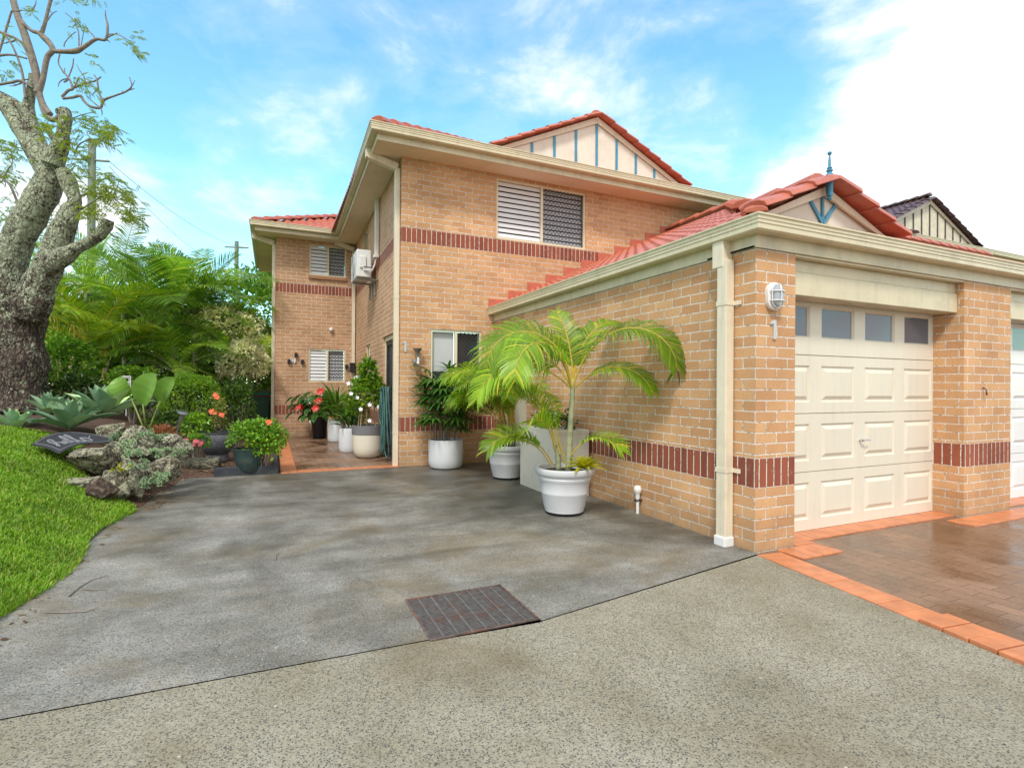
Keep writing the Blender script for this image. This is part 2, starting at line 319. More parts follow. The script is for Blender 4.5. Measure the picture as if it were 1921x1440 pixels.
def barkmat(name,a,b,lichen,lamt,lscale=7):
    m,t,p,o=newmat(name); g=N(t,'ShaderNodeNewGeometry'); mp=N(t,'ShaderNodeMapping'); mp.inputs['Scale'].default_value=(1,1,.28); L(t,g.outputs['Position'],mp.inputs[0])
    n1=noise(t,26,6,.75,co=mp.outputs[0]); r1=ramp(t,[(.38,a),(.66,b)]); L(t,n1,r1.inputs[0])
    n2=noise(t,lscale,7,.72); sp=N(t,'ShaderNodeSeparateXYZ'); L(t,g.outputs['Position'],sp.inputs[0])
    mr=N(t,'ShaderNodeMapRange'); L(t,sp.outputs[2],mr.inputs[0]); mr.inputs[1].default_value=2.0; mr.inputs[2].default_value=3.2; mr.inputs[3].default_value=-.10; mr.inputs[4].default_value=.08
    n2=math_(t,'ADD',n2,mr.outputs[0]) if lamt<.9 else n2
    nk=noise(t,34,5,.75,dist=.4); n2=math_(t,'ADD',n2,math_(t,'MULTIPLY',math_(t,'SUBTRACT',nk,.5),1.05))
    r2=ramp(t,[(.43 if lamt>.9 else .49,(0,0,0)),(.535,(1,1,1))]); L(t,n2,r2.inputs[0])
    n3=noise(t,60,4,.7); r3=ramp(t,[(.3,tuple(x*.55 for x in lichen)),(.65,lichen)]); L(t,n3,r3.inputs[0])
    c=mix(t,r2.outputs[0],r1.outputs[0],r3.outputs[0])
    mv=N(t,'ShaderNodeMapping'); mv.inputs['Scale'].default_value=(1,1,.42 if lamt<.9 else 1); dv=N(t,'ShaderNodeTexNoise'); dv.inputs['Scale'].default_value=9; dv.inputs['Detail'].default_value=4; L(t,g.outputs['Position'],dv.inputs[0])
    av=N(t,'ShaderNodeVectorMath',operation='MULTIPLY_ADD'); L(t,dv.outputs['Color'],av.inputs[0]); av.inputs[1].default_value=(.09,.09,.09); L(t,g.outputs['Position'],av.inputs[2]); L(t,av.outputs[0],mv.inputs[0])
    vf=N(t,'ShaderNodeTexVoronoi',feature='DISTANCE_TO_EDGE'); vf.inputs['Scale'].default_value=17 if lamt<.9 else 7; L(t,mv.outputs[0],vf.inputs['Vector'])
    rv=ramp(t,[(.0,(.16,.14,.12)),(.10,(.85,.85,.85)),(.3,(1.1,1.1,1.1))] if lamt<.9 else [(.0,(.2,.18,.15)),(.035,(1,1,1))]); L(t,vf.outputs[0],rv.inputs[0])
    if lamt<.9:
        zf=N(t,'ShaderNodeMapRange'); L(t,sp.outputs[2],zf.inputs[0]); zf.inputs[1].default_value=2.3; zf.inputs[2].default_value=4.0; zf.inputs[3].default_value=.9; zf.inputs[4].default_value=.30
        c=mix(t,zf.outputs[0],c,mix(t,1,c,rv.outputs[0],'MULTIPLY'))  # furrow shade painted into the bark colour, where bump alone looks flat
    else:
        oi=N(t,'ShaderNodeObjectInfo'); ro=ramp(t,[(0,(.82,.78,.70)),(1,(1.2,1.2,1.18))]); L(t,oi.outputs['Random'],ro.inputs[0]); c=mix(t,1,c,ro.outputs[0],'MULTIPLY'); c=mix(t,.75,c,mix(t,1,c,rv.outputs[0],'MULTIPLY'))
    L(t,c,p.inputs['Base Color']); p.inputs['Roughness'].default_value=.9
    h=math_(t,'ADD',math_(t,'ADD',math_(t,'ADD',n1,math_(t,'MINIMUM',math_(t,'MULTIPLY',vf.outputs[0],3.0 if lamt<.9 else 4.0),.9)),math_(t,'MULTIPLY',nk,.8)),math_(t,'MULTIPLY',n3,.25)); bump(t,p,h,1.0,.05); return m
M_BARK=barkmat('lichened_bark',(.02,.015,.012),(.30,.225,.17),(.66,.72,.50),.5)
M_TWIG=simple('twig_bark',(.22,.19,.155),.8,.3,20)
M_ROCK=barkmat('lichened_rock',(.025,.02,.015),(.26,.225,.17),(.74,.74,.54),1.0,6)
M_ROCKB=simple('broken_brown_rock',(.05,.028,.02),.7,.6,30,.6,40,dirt=(.35,.30,.2),dscale=24,damt=.6)
M_LOG=barkmat('weathered_timber',(.06,.045,.03),(.28,.24,.18),(.40,.42,.30),1.0,11)
M_PALM=leafmat('golden_palm_leaf',(.17,.33,.02),(.30,.50,.03),(.58,.58,.05),.38,.45)
M_PALMD=leafmat('green_palm_leaf',(.11,.26,.03),(.24,.45,.045),(.42,.55,.08),.36,.42)
M_PALMY=leafmat('yellow_green_palm_leaf',(.17,.33,.02),(.34,.52,.03),(.58,.58,.05),.4,.42)
M_RACH=simple('golden_palm_stalk',(.50,.36,.05),.4,.2,10)
M_RACHG=simple('green_palm_stalk',(.22,.27,.06),.45,.25,10)
M_CANE=simple('ringed_palm_cane',(.30,.33,.20),.5,.35,14,dirt=(.45,.35,.2),dscale=12,damt=.6)
M_RHAP=leafmat('lady_palm_leaf',(.04,.125,.022),(.085,.22,.035),(.18,.32,.05),.3,.25)
M_LEAF=leafmat('shrub_leaf',(.08,.21,.025),(.18,.38,.04),(.34,.48,.06),.4,.35)
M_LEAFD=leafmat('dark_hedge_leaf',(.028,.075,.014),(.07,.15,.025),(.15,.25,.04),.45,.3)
M_LEAFB=leafmat('bright_shrub_leaf',(.11,.27,.025),(.22,.43,.035),(.42,.52,.06),.35,.35)
M_LEAFW=leafmat('white_blossom',(.80,.82,.72),(.85,.86,.78),(.40,.52,.28),.6,.3)
M_ANTH=leafmat('anthurium_leaf',(.02,.075,.02),(.04,.12,.025),None,.25,.2)
M_AGAVE=leafmat('agave_leaf',(.17,.33,.23),(.33,.50,.38),(.36,.54,.22),.5,.10)
_t=MATS['agave_leaf'].node_tree; _r=[n for n in _t.nodes if n.type=='VALTORGB'][0]; _oi=_t.nodes.new('ShaderNodeObjectInfo'); _r.color_ramp.elements[0].color=(.20,.36,.25,1); _t.links.new(_oi.outputs['Random'],_r.inputs[0])
M_BOP=leafmat('broad_banana_leaf',(.16,.33,.06),(.20,.38,.08),None,.4,.4)
M_SED=leafmat('succulent_leaf',(.17,.29,.19),(.27,.42,.28),(.45,.48,.24),.55,.1)
M_BROM=leafmat('bromeliad_leaf',(.60,.60,.03),(.75,.68,.05),(.42,.55,.05),.35,.35)
M_FERN=leafmat('feathery_tree_leaf',(.17,.26,.04),(.32,.42,.07),(.45,.46,.14),.5,.4)
M_RED=simple('red_flower',(.70,.03,.02),.35,.1,20)
M_ORNG=simple('orange_flower',(.80,.14,.04),.5,.25,30)
M_PINK=simple('pink_flower',(.75,.16,.18),.5,.25,30)
M_WFL=simple('white_flower',(.80,.74,.80),.5,.06,30)
M_POTW=simple('white_glazed_pot',(.64,.66,.68),.42,.05,3,dirt=(.48,.49,.47),dscale=2.5,damt=.35)
M_POTC=simple('cream_bowl_pot',(.72,.68,.56),.4,.04,3)
M_POTG=simple('grey_band',(.16,.16,.17),.6,.1,5)
M_STONEPOT=simple('charcoal_stone_pot',(.085,.09,.105),.85,.35,40,.5,70,dirt=(.18,.18,.19),dscale=8,damt=.5)
M_TEAL=simple('teal_glazed_pot',(.035,.075,.075),.35,.3,8,dirt=(.12,.10,.06),dscale=9,damt=.5)
M_BLACK=simple('black_plastic',(.016,.016,.018),.5,.15,8)
M_SLEEP=simple('charcoal_painted_timber',(.03,.035,.045),.6,.2,12,.2,30,dirt=(.10,.10,.09),dscale=10,damt=.4)
M_MAT=simple('black_rubber_mat',(.022,.022,.026),.75,.35,30,.5,200)
M_MATL=simple('grey_rubber_print',(.20,.21,.23),.7,.1,10)
M_HOSE=simple('green_hose',(.05,.13,.12),.5,.3,8)
M_BIN=simple('green_bin_plastic',(.02,.085,.04),.5,.15,8)
M_BINL=simple('teal_green_bin_lid',(.02,.16,.09),.5,.12,8)
M_MAROON=simple('maroon_plastic',(.20,.035,.045),.5,.1,8)
M_POLE=simple('weathered_power_pole',(.20,.24,.19),.8,.25,4)
M_RUST=simple('rusted_steel',(.15,.11,.095),.6,.5,22,.3,80,metal=.35,dirt=(.30,.10,.05),dscale=7,damt=.75)
M_STEEL=simple('worn_grate_steel',(.17,.16,.155),.5,.3,30,.2,80,metal=.4,dirt=(.20,.08,.045),dscale=9,damt=.6)
M_PIT=simple('silt_in_pit',(.035,.022,.016),.9,.6,14,.5,30,dirt=(.36,.10,.04),dscale=6,damt=.9)
M_JOINT=simple('dark_joint_filler',(.12,.105,.08),.9,.3,20)
# ------------------------------------------------------------------ ground
def gridrects(u0,u1,v0,v1,holes):
    us=sorted({u0,u1,*[h[i] for h in holes for i in (0,1)]}); vs=sorted({v0,v1,*[h[i] for h in holes for i in (2,3)]})
    for a,b in zip(us,us[1:]):
        for c,d in zip(vs,vs[1:]):
            if a<u0 or b>u1 or c<v0 or d>v1: continue
            mu,mv=(a+b)/2,(c+d)/2
            if any(h[0]<mu<h[1] and h[2]<mv<h[3] for h in holes): continue
            yield a,b,c,d
GX0,GX1,GY0,GY1=-2.745,-2.112,-.385,.18
g=MB()
for a,b,c,d in gridrects(-600,600,-600,900,[(GX0,GX1,GY0,GY1)]): g.quad([(a,c,-.03),(b,c,-.03),(b,d,-.03),(a,d,-.03)])
tag(g.build('ground',M_LAWNB),kind='structure')
# joint line between the two slabs
JL=[(-9,-.24),(GX0,-.37),(GX1,-.405),(-.02,-.035)]
g=MB()
def poly(mb,pts,z,m=0): mb.quad([(x,y,z) for x,y in pts],m)
jb=.002
poly(g,[(-40,-40),(40,-40),(40,-6.0),(-1.2,-6.0),(-40,-6.0)],-.004)
poly(g,[(-40,-6),(GX0,-6),(GX0,JL[1][1]-jb),(-9,JL[0][1]-jb),(-40,JL[0][1]-jb)],-.004)
poly(g,[(GX0,-6),(GX1,-6),(GX1,GY0-.03),(GX0,GY0-.002)],-.004)
poly(g,[(GX1,-6),(-.62,-6),(-.235,-1.75),(-.03,-.045),(-.03,-.05),(GX1,JL[2][1]-jb)],-.004)
tag(g.build('road',M_ROAD),kind='structure')
g=MB(); poly(g,[(-.95,-6),(-.62,-6),(-.235,-1.75),(-.03,-.045),(-.3,-.09),(-.6,-2)],-.012)
g=MB()
poly(g,[(-5.2,-.319),(GX0,JL[1][1]),(GX0,5.5),(-5.2,5.5)],0)
poly(g,[(GX0,GY1),(GX1,GY1),(GX1,5.46),(GX0,5.46)],0)
poly(g,[(GX1,JL[2][1]),(-.02,-.035),(.02,.0),(.02,5.46),(GX1,5.46)],0)
tag(g.build('driveway',M_SLAB),kind='structure')
g=MB(); poly(g,[(-9,JL[0][1]-.09),(GX0,JL[1][1]-.05),(GX0,JL[1][1]+.04),(-9,JL[0][1]+.04)],-.018); poly(g,[(GX1,JL[2][1]-.04),(-.02,-.09),(-.02,.02),(GX1,JL[2][1]+.04)],-.018)
tag(g.build('slab_joint',M_JOINT),kind='structure')
def onground(x,y,z=0): q=at(x,y,1); d=q-CAM; return CAM+d*((z-CAM.z)/d.z)
g=MB(); rj=random.Random(2); P=[]
for (x,y) in ((262,941),(300,934),(344,929),(379,926),(450,923),(520,922),(620,916),(700,905)): P.append(onground(x,y,.0015))
for a,b in zip(P,P[1:]):
    for k in range(4):
        q0=a.lerp(b,k/4); q1=a.lerp(b,(k+1)/4); w0=.003+.002*rj.random(); g.quad([(q0.x,q0.y-w0,.0015),(q1.x,q1.y-w0,.0015),(q1.x,q1.y+w0,.0015),(q0.x,q0.y+w0,.0015)])
tag(g.build('slab_joint',M_JOINT),kind='structure')
# garage forecourt of pavers
g=MB(); poly(g,[(-.235,-1.75),(-.62,-6),(14,-6),(14,.30),(.45,.30),(.45,.0),(-.01,.0)],-.010)
poly(g,[(14,-6),(14,.3),(30,.3),(30,-6)],-.010)
tag(g.build('forecourt_paving',M_PAVE),kind='structure')
g=MB(); rnd=random.Random(3)
e0=Vector((-.03,-.04,0)); ed=(Vector((-.235,-1.75,0))-e0); el=ed.length; ed.normalize(); en=Vector((-ed.y,ed.x,0))
if en.x<0: en=-en
def tile(o,a,b,la,lb,z,m=0,lip=.0):
    p=[o,o+a*la,o+a*la+b*lb,o+b*lb]; v=[(q.x,q.y,-.03) for q in p]+[(q.x,q.y,z) for q in p]
    n_=(p[1]-p[0]).cross(p[3]-p[0]).z
    f=[(4,5,6,7),(0,1,5,4),(1,2,6,5),(2,3,7,6),(3,0,4,7)]
    if n_<0: f=[q[::-1] for q in f]
    g.add(v,f,m)
k=0; s=.005
while s<6:
    gap=.004 if s<1.15 else (.012 if k%2==0 else .006)
    z=.0+rnd.uniform(-.001,.002)+(0 if s<1.15 else .012+rnd.uniform(0,.006))
    jig=rnd.uniform(-.004,.004) if s>1.15 else 0
    tile(e0+ed*s+en*(.004+jig),ed,en,.118,.228,z); s+=.118+gap; k+=1
X_,Y_=Vector((1,0,0)),Vector((0,1,0))
x=.23
while x<.66: tile(Vector((x,-.25,0)),X_,Y_,.112,.235,.0015); x+=.116
tile(Vector((.47,0,0)),X_,Y_,.23,.112,.0012);
x=.46
while x<2.9: tile(Vector((x,.075,0)),X_,Y_,.112,.225,.0008+rnd.uniform(0,.001)); x+=.116
x=2.62
while x<4.1: tile(Vector((x,-.25,0)),X_,Y_,.112,.235,.0015); x+=.116
x=3.9
while x<6.4: tile(Vector((x,.075,0)),X_,Y_,.112,.225,.001); x+=.116
tag(g.build('paver_border',M_TERR,bevel=.003),kind='structure')
# entry path
g=MB(); poly(g,[(-3.36,5.46),(0,5.46),(0,11.6),(-3.36,11.6)],.004); tag(g.build('path',M_PAVE),kind='structure')
g=MB(); x=-3.36
while x<-1.65: tile(Vector((x,5.43,0)),X_,Y_,.112,.22,.010); x+=.116
y=5.67
while y<11.4: tile(Vector((-3.36,y,0)),X_,Y_,.225,.112,.010); y+=.116
tag(g.build('path_border',M_TERR,bevel=.002),kind='structure')
# terrain : lawn bank and garden
def sstep(a,b,x): t=max(0,min(1,(x-a)/(b-a))); return t*t*(3-2*t)
def edgeX(y):
    if y<3.5: return -4.8
    if y<5.2: return -4.8+.2*(y-3.5)/1.7
    return -4.6+.1*sstep(5.2,6,y)
def H(x,y):
    d=edgeX(y)-x
    if y<-.5: k=1-.8*sstep(-.5,-3,y)*0
    base=.07*sstep(5.46,5.64,y)
    if d<=0: return (base if y>5.485 else -.012) if x<-3.3 else 0
    h=.76*(1-math.exp(-(d/1.0)**1.4))*(1+.10*math.exp(-((y-5.2)/1.3)**2))
    h*=1-.35*sstep(8,14,y)
    return base+h*(1-.75*sstep(-3.4,-4.9,-x)*0)+.02*mnoise.noise(Vector((x*1.5,y*1.5,0)))
def terr(name,x0,x1,y0,y1,st,m,zoff=0,clip=None):
    g=MB(); nx=int(round((x1-x0)/st)); ny=int(round((y1-y0)/st)); idx={}
    for i in range(nx+1):
        for j in range(ny+1):
            x=x0+(x1-x0)*i/nx; y=y0+(y1-y0)*j/ny; g.v.append((x,y,H(x,y)+zoff))
    for i in range(nx):
        for j in range(ny):
            xc=x0+(x1-x0)*(i+.5)/nx; yc=y0+(y1-y0)*(j+.5)/ny
            if clip and not clip(xc,yc): continue
            a=i*(ny+1)+j; g.f.append((a,a+ny+1,a+ny+2,a+1)); g.m.append(0)
    return tag(g.build(name,m,smooth=True),kind='structure')
def lawn_in(x,y): return y<5.35 and x<-4.8-.06*math.sin(y*3) and not (x>-5.6 and y>3.65+(-4.8-x)*.9)
terr('lawn',-14,-4.75,-4,5.6,.05,M_LAWNB,.004,lambda x,y:lawn_in(x+.0,y))
terr('garden_bed',-14,-3.38,3.36,16,.1,M_MULCH,0,lambda x,y:(y>5.44 or x<-4.6) and not(y<5.45 and x>-4.62))
g=MB()
for a,b,c,d in ((-80,-14,-30,90),(-14,-3.38,16,90)): g.quad([(a,c,.6),(b,c,.6),(b,d,.6),(a,d,.6)])
tag(g.build('far_ground',M_LAWNB),kind='structure')
g=MB(); rl=random.Random(19)
for k in range(1290):
    if k<950: x,y=rl.uniform(-4.7,-3.45),rl.uniform(5.55,6.9)
    elif k<1250: x=rl.uniform(-5.0,-4.55); y=rl.uniform(3.5,5.5)
    else: x=-4.74+rl.gauss(0,.045); y=rl.uniform(.2,4.0)
    z=max(H(x,y),.0)+.006; a=rl.uniform(0,6.28); l_=rl.uniform(.006,.022); w_=l_*rl.uniform(.25,.6); d=Vector((math.cos(a),math.sin(a),rl.uniform(-.3,.3)))*l_; q=Vector((-math.sin(a),math.cos(a),rl.uniform(-.3,.3)))*w_; p=Vector((x,y,z))
    g.quad([p-d-q,p+d-q,p+d+q,p-d+q])
tag(g.build('leaf_litter',leafmat('dry_litter',(.10,.05,.03),(.24,.15,.08),(.45,.38,.26),.8,.1)),'bark chips and dry leaf litter on the bed and along the lawn edge','leaf litter',kind='stuff')
# grass blades
def grass():
    rs=np.random.RandomState(5); vs=[]; fs=[]
    n=200000; P=[]
    xs=rs.uniform(-11,-4.72,n*3); ys=rs.uniform(-.6,6.0,n*3)
    cnt=0
    for x,y in zip(xs,ys):
        d=math.hypot(x-CAM.x,y-CAM.y)
        if rs.rand()>min(1,(3.6/d)**1.6): continue
        if not lawn_in(x,y): continue
        px=(x-CAM.x)*_rt.x+(y-CAM.y)*_rt.y; pf=(x-CAM.x)*_fw.x+(y-CAM.y)*_fw.y
        if pf<1 or px/pf<-1.15: continue
        cnt+=1
        if cnt>120000: break
        z=H(x,y)+.004; h=rs.uniform(.018,.045)*(1.35 if x>-4.92 else 1); a=rs.rand()*6.283; wd=rs.uniform(.0022,.0042)*max(1,d/3.5); 
        lx,ly=math.cos(a),math.sin(a); bx,by=-ly*wd,lx*wd; ln=rs.uniform(.2,1.1)*h
        ox=rs.uniform(.0,.02) if x>-4.85 else 0
        b=len(vs)
        vs+= [(x-bx,y-by,z),(x+bx,y+by,z),(x+bx*.7+lx*ln*.35+ox*.5,y+by*.7+ly*ln*.35,z+h*.6),(x-bx*.7+lx*ln*.35+ox*.5,y-by*.7+ly*ln*.35,z+h*.6),(x+lx*ln+ox,y+ly*ln,z+h*.9)]
        fs+= [(b,b+1,b+2,b+3),(b+3,b+2,b+4)]
    m=MB(); m.v=vs; m.f=fs; m.m=[0]*len(fs); return m.build('grass',M_GRASS)
tag(grass(),'short bright green lawn grass','grass',kind='stuff')
# ------------------------------------------------------------------ drain
dr=empty('drain_grate',((GX0+GX1)/2,(GY0+GY1)/2,0),'square rusty steel drain grate set in the concrete driveway','drain grate')
g=MB(); e=.012
g.box(GX0,GX1,GY1-e,GY1,-.03,.003); g.box(GX0,GX1,GY0,GY0+e,-.03,.003); g.box(GX0,GX0+e,GY0+e,GY1-e,-.03,.003); g.box(GX1-e,GX1,GY0+e,GY1-e,-.03,.003)
g.build('frame',M_RUST,dr)
g=MB()
for i in range(1,8):
    x=GX0+(GX1-GX0)*i/8; g.box(x-.0065,x+.0065,GY0+e,GY1-e,-.028,.0005)
n_=34
for i in range(1,n_):
    y=GY0+(GY1-GY0)*i/n_; g.box(GX0+e,GX1-e,y-.0036,y+.0036,-.022,-.0035)
g.build('bars',M_STEEL,dr)
g=MB(); z=-.11; g.quad([(GX0,GY0,z),(GX1,GY0,z),(GX1,GY1,z),(GX0,GY1,z)])
for a,b in (((GX0,GY0),(GX1,GY0)),((GX1,GY0),(GX1,GY1)),((GX1,GY1),(GX0,GY1)),((GX0,GY1),(GX0,GY0))): g.quad([(*a,z),(*b,z),(*b,-.004),(*a,-.004)])
g.build('pit',M_PIT,dr)
# ------------------------------------------------------------------ house
HOUSE=empty('brick_house',(0,0,0),'two storey orange brick townhouse with red tiled roof and attached garage','house')
def wall(name,p0,p1,z0,z1,m,holes=(),reveal=.20,uoff=0,parent=None,top=False):
    g=MB(); p0=Vector((*p0,0)); p1=Vector((*p1,0)); d=(p1-p0); Ln=d.length; d.normalize(); n=Vector((d.y,-d.x,0))  # outward
    P=lambda u,z,dep=0: p0+d*u-n*dep+Vector((0,0,z))
    for a,b,c,e in gridrects(0,Ln,z0,z1,[h[:4] for h in holes]):
        g.quad([P(a,c),P(b,c),P(b,e),P(a,e)],0,[(a+uoff,c),(b+uoff,c),(b+uoff,e),(a+uoff,e)])
    for a,b,c,e in [h[:4] for h in holes]:
        r=reveal
        g.quad([P(a,c),P(a,e),P(a,e,r),P(a,c,r)],0,[(a+uoff,c),(a+uoff,e),(a+r+uoff,e),(a+r+uoff,c)])
        g.quad([P(b,c),P(b,c,r),P(b,e,r),P(b,e)],0,[(b+uoff,c),(b-r+uoff,c),(b-r+uoff,e),(b+uoff,e)])
        g.quad([P(a,e),P(b,e),P(b,e,r),P(a,e,r)],0,[(a+uoff,e),(b+uoff,e),(b+uoff,e-r),(a+uoff,e-r)])
        if c>z0+.01: g.quad([P(a,c),P(a,c,r),P(b,c,r),P(b,c)],0,[(a+uoff,c),(a+uoff,c-r),(b+uoff,c-r),(b+uoff,c)])
    return g.build(name,m,parent or HOUSE)
YF=5.42; XS=-1.62; XS2=-1.5; YW=11.35; XW=-3.42; ZS=4.96
# holes : (u0,u1,z0,z1)
wall('wall',(XS,YF),(9.0,YF),-.05,ZS,M_HB,[(.49,1.38,1.03,2.23),(1.64,3.44,3.85,4.90)],uoff=0)
sl=math.hypot(XS2-XS,YW-YF)
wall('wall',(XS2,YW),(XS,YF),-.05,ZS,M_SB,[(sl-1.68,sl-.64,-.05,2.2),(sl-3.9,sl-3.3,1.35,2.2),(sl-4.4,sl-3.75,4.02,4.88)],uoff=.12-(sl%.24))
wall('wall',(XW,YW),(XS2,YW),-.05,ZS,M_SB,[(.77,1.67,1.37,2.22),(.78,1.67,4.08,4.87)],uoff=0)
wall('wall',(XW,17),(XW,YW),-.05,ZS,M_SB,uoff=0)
wall('wall',(9,YF),(9,17),-.05,ZS,M_HB)
# garage
wall('wall',(0,YF),(0,0),-.05,2.41,M_GB,[(.44,1.28,-.05,2.13)],uoff=-(5.42%.24)+.12,reveal=.2)
wall('wall',(0,0),(.45,0),-.05,2.41,M_GB,uoff=.12)
wall('wall',(.45,0),(.45,.5),-.05,2.41,M_GB,uoff=.09)
wall('wall',(2.95,.5),(2.95,0),-.05,2.41,M_GB,uoff=.02)
wall('wall',(2.95,0),(3.86,0),-.05,2.41,M_GB,uoff=.05)
wall('wall',(3.86,0),(3.86,.5),-.05,2.41,M_GB,uoff=.09)
wall('wall',(6.42,.5),(6.42,0),-.05,2.41,M_GB,uoff=.02)
wall('wall',(6.42,0),(12,0),-.05,2.41,M_GB,uoff=.05)
# header sill course under the far upper window
g=MB(); g.box(-2.66,-1.73,YW-.05,YW-.002,4.0,4.078); g.build('sill',simple('sill_brick',(.36,.185,.10),.8,.3,60,.4,80),HOUSE)
# sweeping profiles along the eaves
def sweep(name,path,prof,m,parent,closed_ends=True):
    g=MB(); k=len(path); P=[Vector((*p,0)) for p in path]; rows=[]
    for i in range(k):
        nn=[]
        if i>0: d=(P[i]-P[i-1]).normalized(); nn.append(Vector((d.y,-d.x,0)))
        if i<k-1: d=(P[i+1]-P[i]).normalized(); nn.append(Vector((d.y,-d.x,0)))
        if len(nn)==2: b=(nn[0]+nn[1]); b=b/ (1+nn[0].dot(nn[1]))
        else: b=nn[0]
        rows.append([P[i]+b*o+Vector((0,0,z)) for o,z in prof])
    n=len(prof); b0=len(g.v)
    for r in rows: g.v+=[tuple(q) for q in r]
    for i in range(k-1):
        for j in range(n):
            a=i*n+j; c=i*n+(j+1)%n; g.f.append((a,a+n,c+n,c)); g.m.append(0)
    if closed_ends: g.f.append(tuple(range(n))); g.m.append(0); g.f.append(tuple((k-1)*n+j for j in range(n))[::-1]); g.m.append(0)
    o=g.build(name,m,parent); 
    return o
def gutprof(o,z):   # back o, bottom z
    return [(o,z),(o+.085,z),(o+.10,z+.012),(o+.10,z+.05),(o+.106,z+.054),(o+.106,z+.078),(o+.112,z+.082),(o+.112,z+.108),(o+.122,z+.112),(o+.122,z+.125),(o+.104,z+.125),(o+.09,z+.075),(o,z+.075)]
EP=[(XW,16.0),(XW,YW),(XS2+.0,YW),(XS,YF),(9.0,YF),(9.0,12)]
sweep('gutter',EP,gutprof(.465,5.04),M_CREAM,HOUSE)
sweep('fascia',EP,[(.44,4.945),(.463,4.945),(.463,5.10),(.44,5.10)],M_CREAM,HOUSE)
sweep('soffit',EP,[(0.003,4.958),(.438,4.958),(.438,4.978),(.003,4.978)],M_SOFF,HOUSE)
GP=[(0,5.415),(0,0),(12,0)]
sweep('gutter',GP,gutprof(.022,2.515),M_CREAM,HOUSE)
sweep('fascia',GP,[(-.02,2.413),(.02,2.413),(.02,2.56),(-.02,2.56)],M_CREAM,HOUSE)
g=MB(); g.box(XW-.46,XW-.002,16.0,16.05,4.95,5.12); g.build('barge_end',M_CREAM,HOUSE)
# ---- roofs
def inpoly(x,y,P):
    c=False; n=len(P)
    for i in range(n):
        x1,y1=P[i]; x2,y2=P[(i+1)%n]
        if (y1>y)!=(y2>y) and x<(x2-x1)*(y-y1)/(y2-y1)+x1: c=not c
    return c
SL=.466
def tiles(name,org,u,v,z0,polyxy,m,parent,us=.038,pitch=.19,course=.32,lift=.0):
    "clay tile courses: u runs along the eave, v climbs; polygon given in plan (world x,y)"
    g=MB(); o=Vector((*org,0)); u=Vector((*u,0)); v=Vector((*v,0))
    cs=[((Vector((*p,0))-o).dot(u),(Vector((*p,0))-o).dot(v)) for p in polyxy]
    u0=min(c[0] for c in cs); u1=max(c[0] for c in cs); v1=max(c[1] for c in cs); v0=min(c[1] for c in cs)
    nu=int((u1-u0)/us)+1
    def hh(uu):
        t=((uu/pitch)%1.0)
        return .023*math.sin(2*math.pi*t)+.004*math.sin(4*math.pi*t+.6)
    cp=course*math.cos(math.atan(SL)); vv=v0; k=0
    while vv<v1:
        for i in range(nu):
            a=u0+i*us; b=a+us; 
            if not inpoly((a+b)/2,vv+cp*.45,cs): continue
            def P(uu,q,ex): 
                w_=o+u*uu+v*q; return (w_.x,w_.y,z0+SL*q+lift+hh(uu)+ex)
            g.quad([P(a,vv-.01,.030),P(b,vv-.01,.030),P(b,vv+cp,.0),P(a,vv+cp,.0)])
            g.quad([P(a,vv-.01,-.01),P(b,vv-.01,-.01),P(b,vv-.01,.030),P(a,vv-.01,.030)])
        vv+=cp; k+=1
    return g.build(name,m,parent)
def caps(name,p0,p1,m,parent,wd=.125,ht=.075,step=.36,lift=.04,skew=None):
    g=MB(); p0=Vector(p0); p1=Vector(p1); d=(p1-p0); Ln=d.length; d.normalize(); n=max(1,round(Ln/step)); st=Ln/n
    x=d.cross(Vector((0,0,1))).normalized(); y=x.cross(d).normalized()
    for i in range(n):
        a=p0+d*(i*st-.03); b=p0+d*((i+1)*st+.0)
        rr=[]
        for q,s,lf in ((a,1.10,.020),(b,.95,.0)):
            ring=[]
            for ang in (-8,30,62,90,118,150,188):
                t=R(ang); ring.append(q+x*(math.cos(t)*wd*s)+y*(math.sin(t)*ht*s+lift+lf))
            rr.append(ring)
        v=rr[0]+rr[1]; k=len(rr[0]); f=[(j,j+1,j+1+k,j+k) for j in range(k-1)]; f.append(tuple(range(k))[::-1]); f.append(tuple(range(k,2*k))); f.append((k-1,0,k,2*k-1))
        g.add(v,f)
    return g.build(name,m,parent,bevel=.008)
ZE=5.105; EX=XS-.545; EY=YF-.545       # main eave
AXm,YG=3.55,7.7; EXR=2*AXm-EX
# garage roof
gz=2.612; go=-.10; AG=1.12; YGG=.25
rt=tiles('roof',(go,5.42),(0,-1),(1,0),gz,[(go,5.40),(go,go),(YGG,YGG),(YGG,.215),(AG,.215),(AG,AG),(3.79,3.79),(3.79,5.40)],M_TILE,HOUSE)
tiles('roof',(go,go),(1,0),(0,1),gz,[(go,go),(12,go),(12,3.79),(3.79,3.79),(AG,AG),(2.0,YGG),(YGG,YGG)],M_TILE,HOUSE)
tiles('roof',(2*AG+.15,0),(0,1),(-1,0),gz+SL*(AG-go)-SL*(AG+.15),[(AG,.215),(1.98,.215),(1.98,.26),(AG,1.15)],M_TILE,HOUSE)
def cz(x): return gz+SL*(x-go)
caps('ridge_caps',(go+.12,go+.12,cz(go+.12)-.02),(YGG+.15,YGG+.15,cz(YGG+.15)-.02),M_TILE,HOUSE,wd=.08,ht=.04)
caps('ridge_caps',(AG+.1,AG+.1,cz(AG+.1)),(3.79,3.79,cz(3.79)),M_TILE,HOUSE)
caps('ridge_caps',(3.79,3.79,cz(3.79)),(3.79,5.4,cz(3.79)),M_TILE,HOUSE)
caps('ridge_caps',(AG,.3,cz(AG)-.02),(AG,AG,cz(AG)-.02),M_TILE,HOUSE,wd=.11,ht=.07)
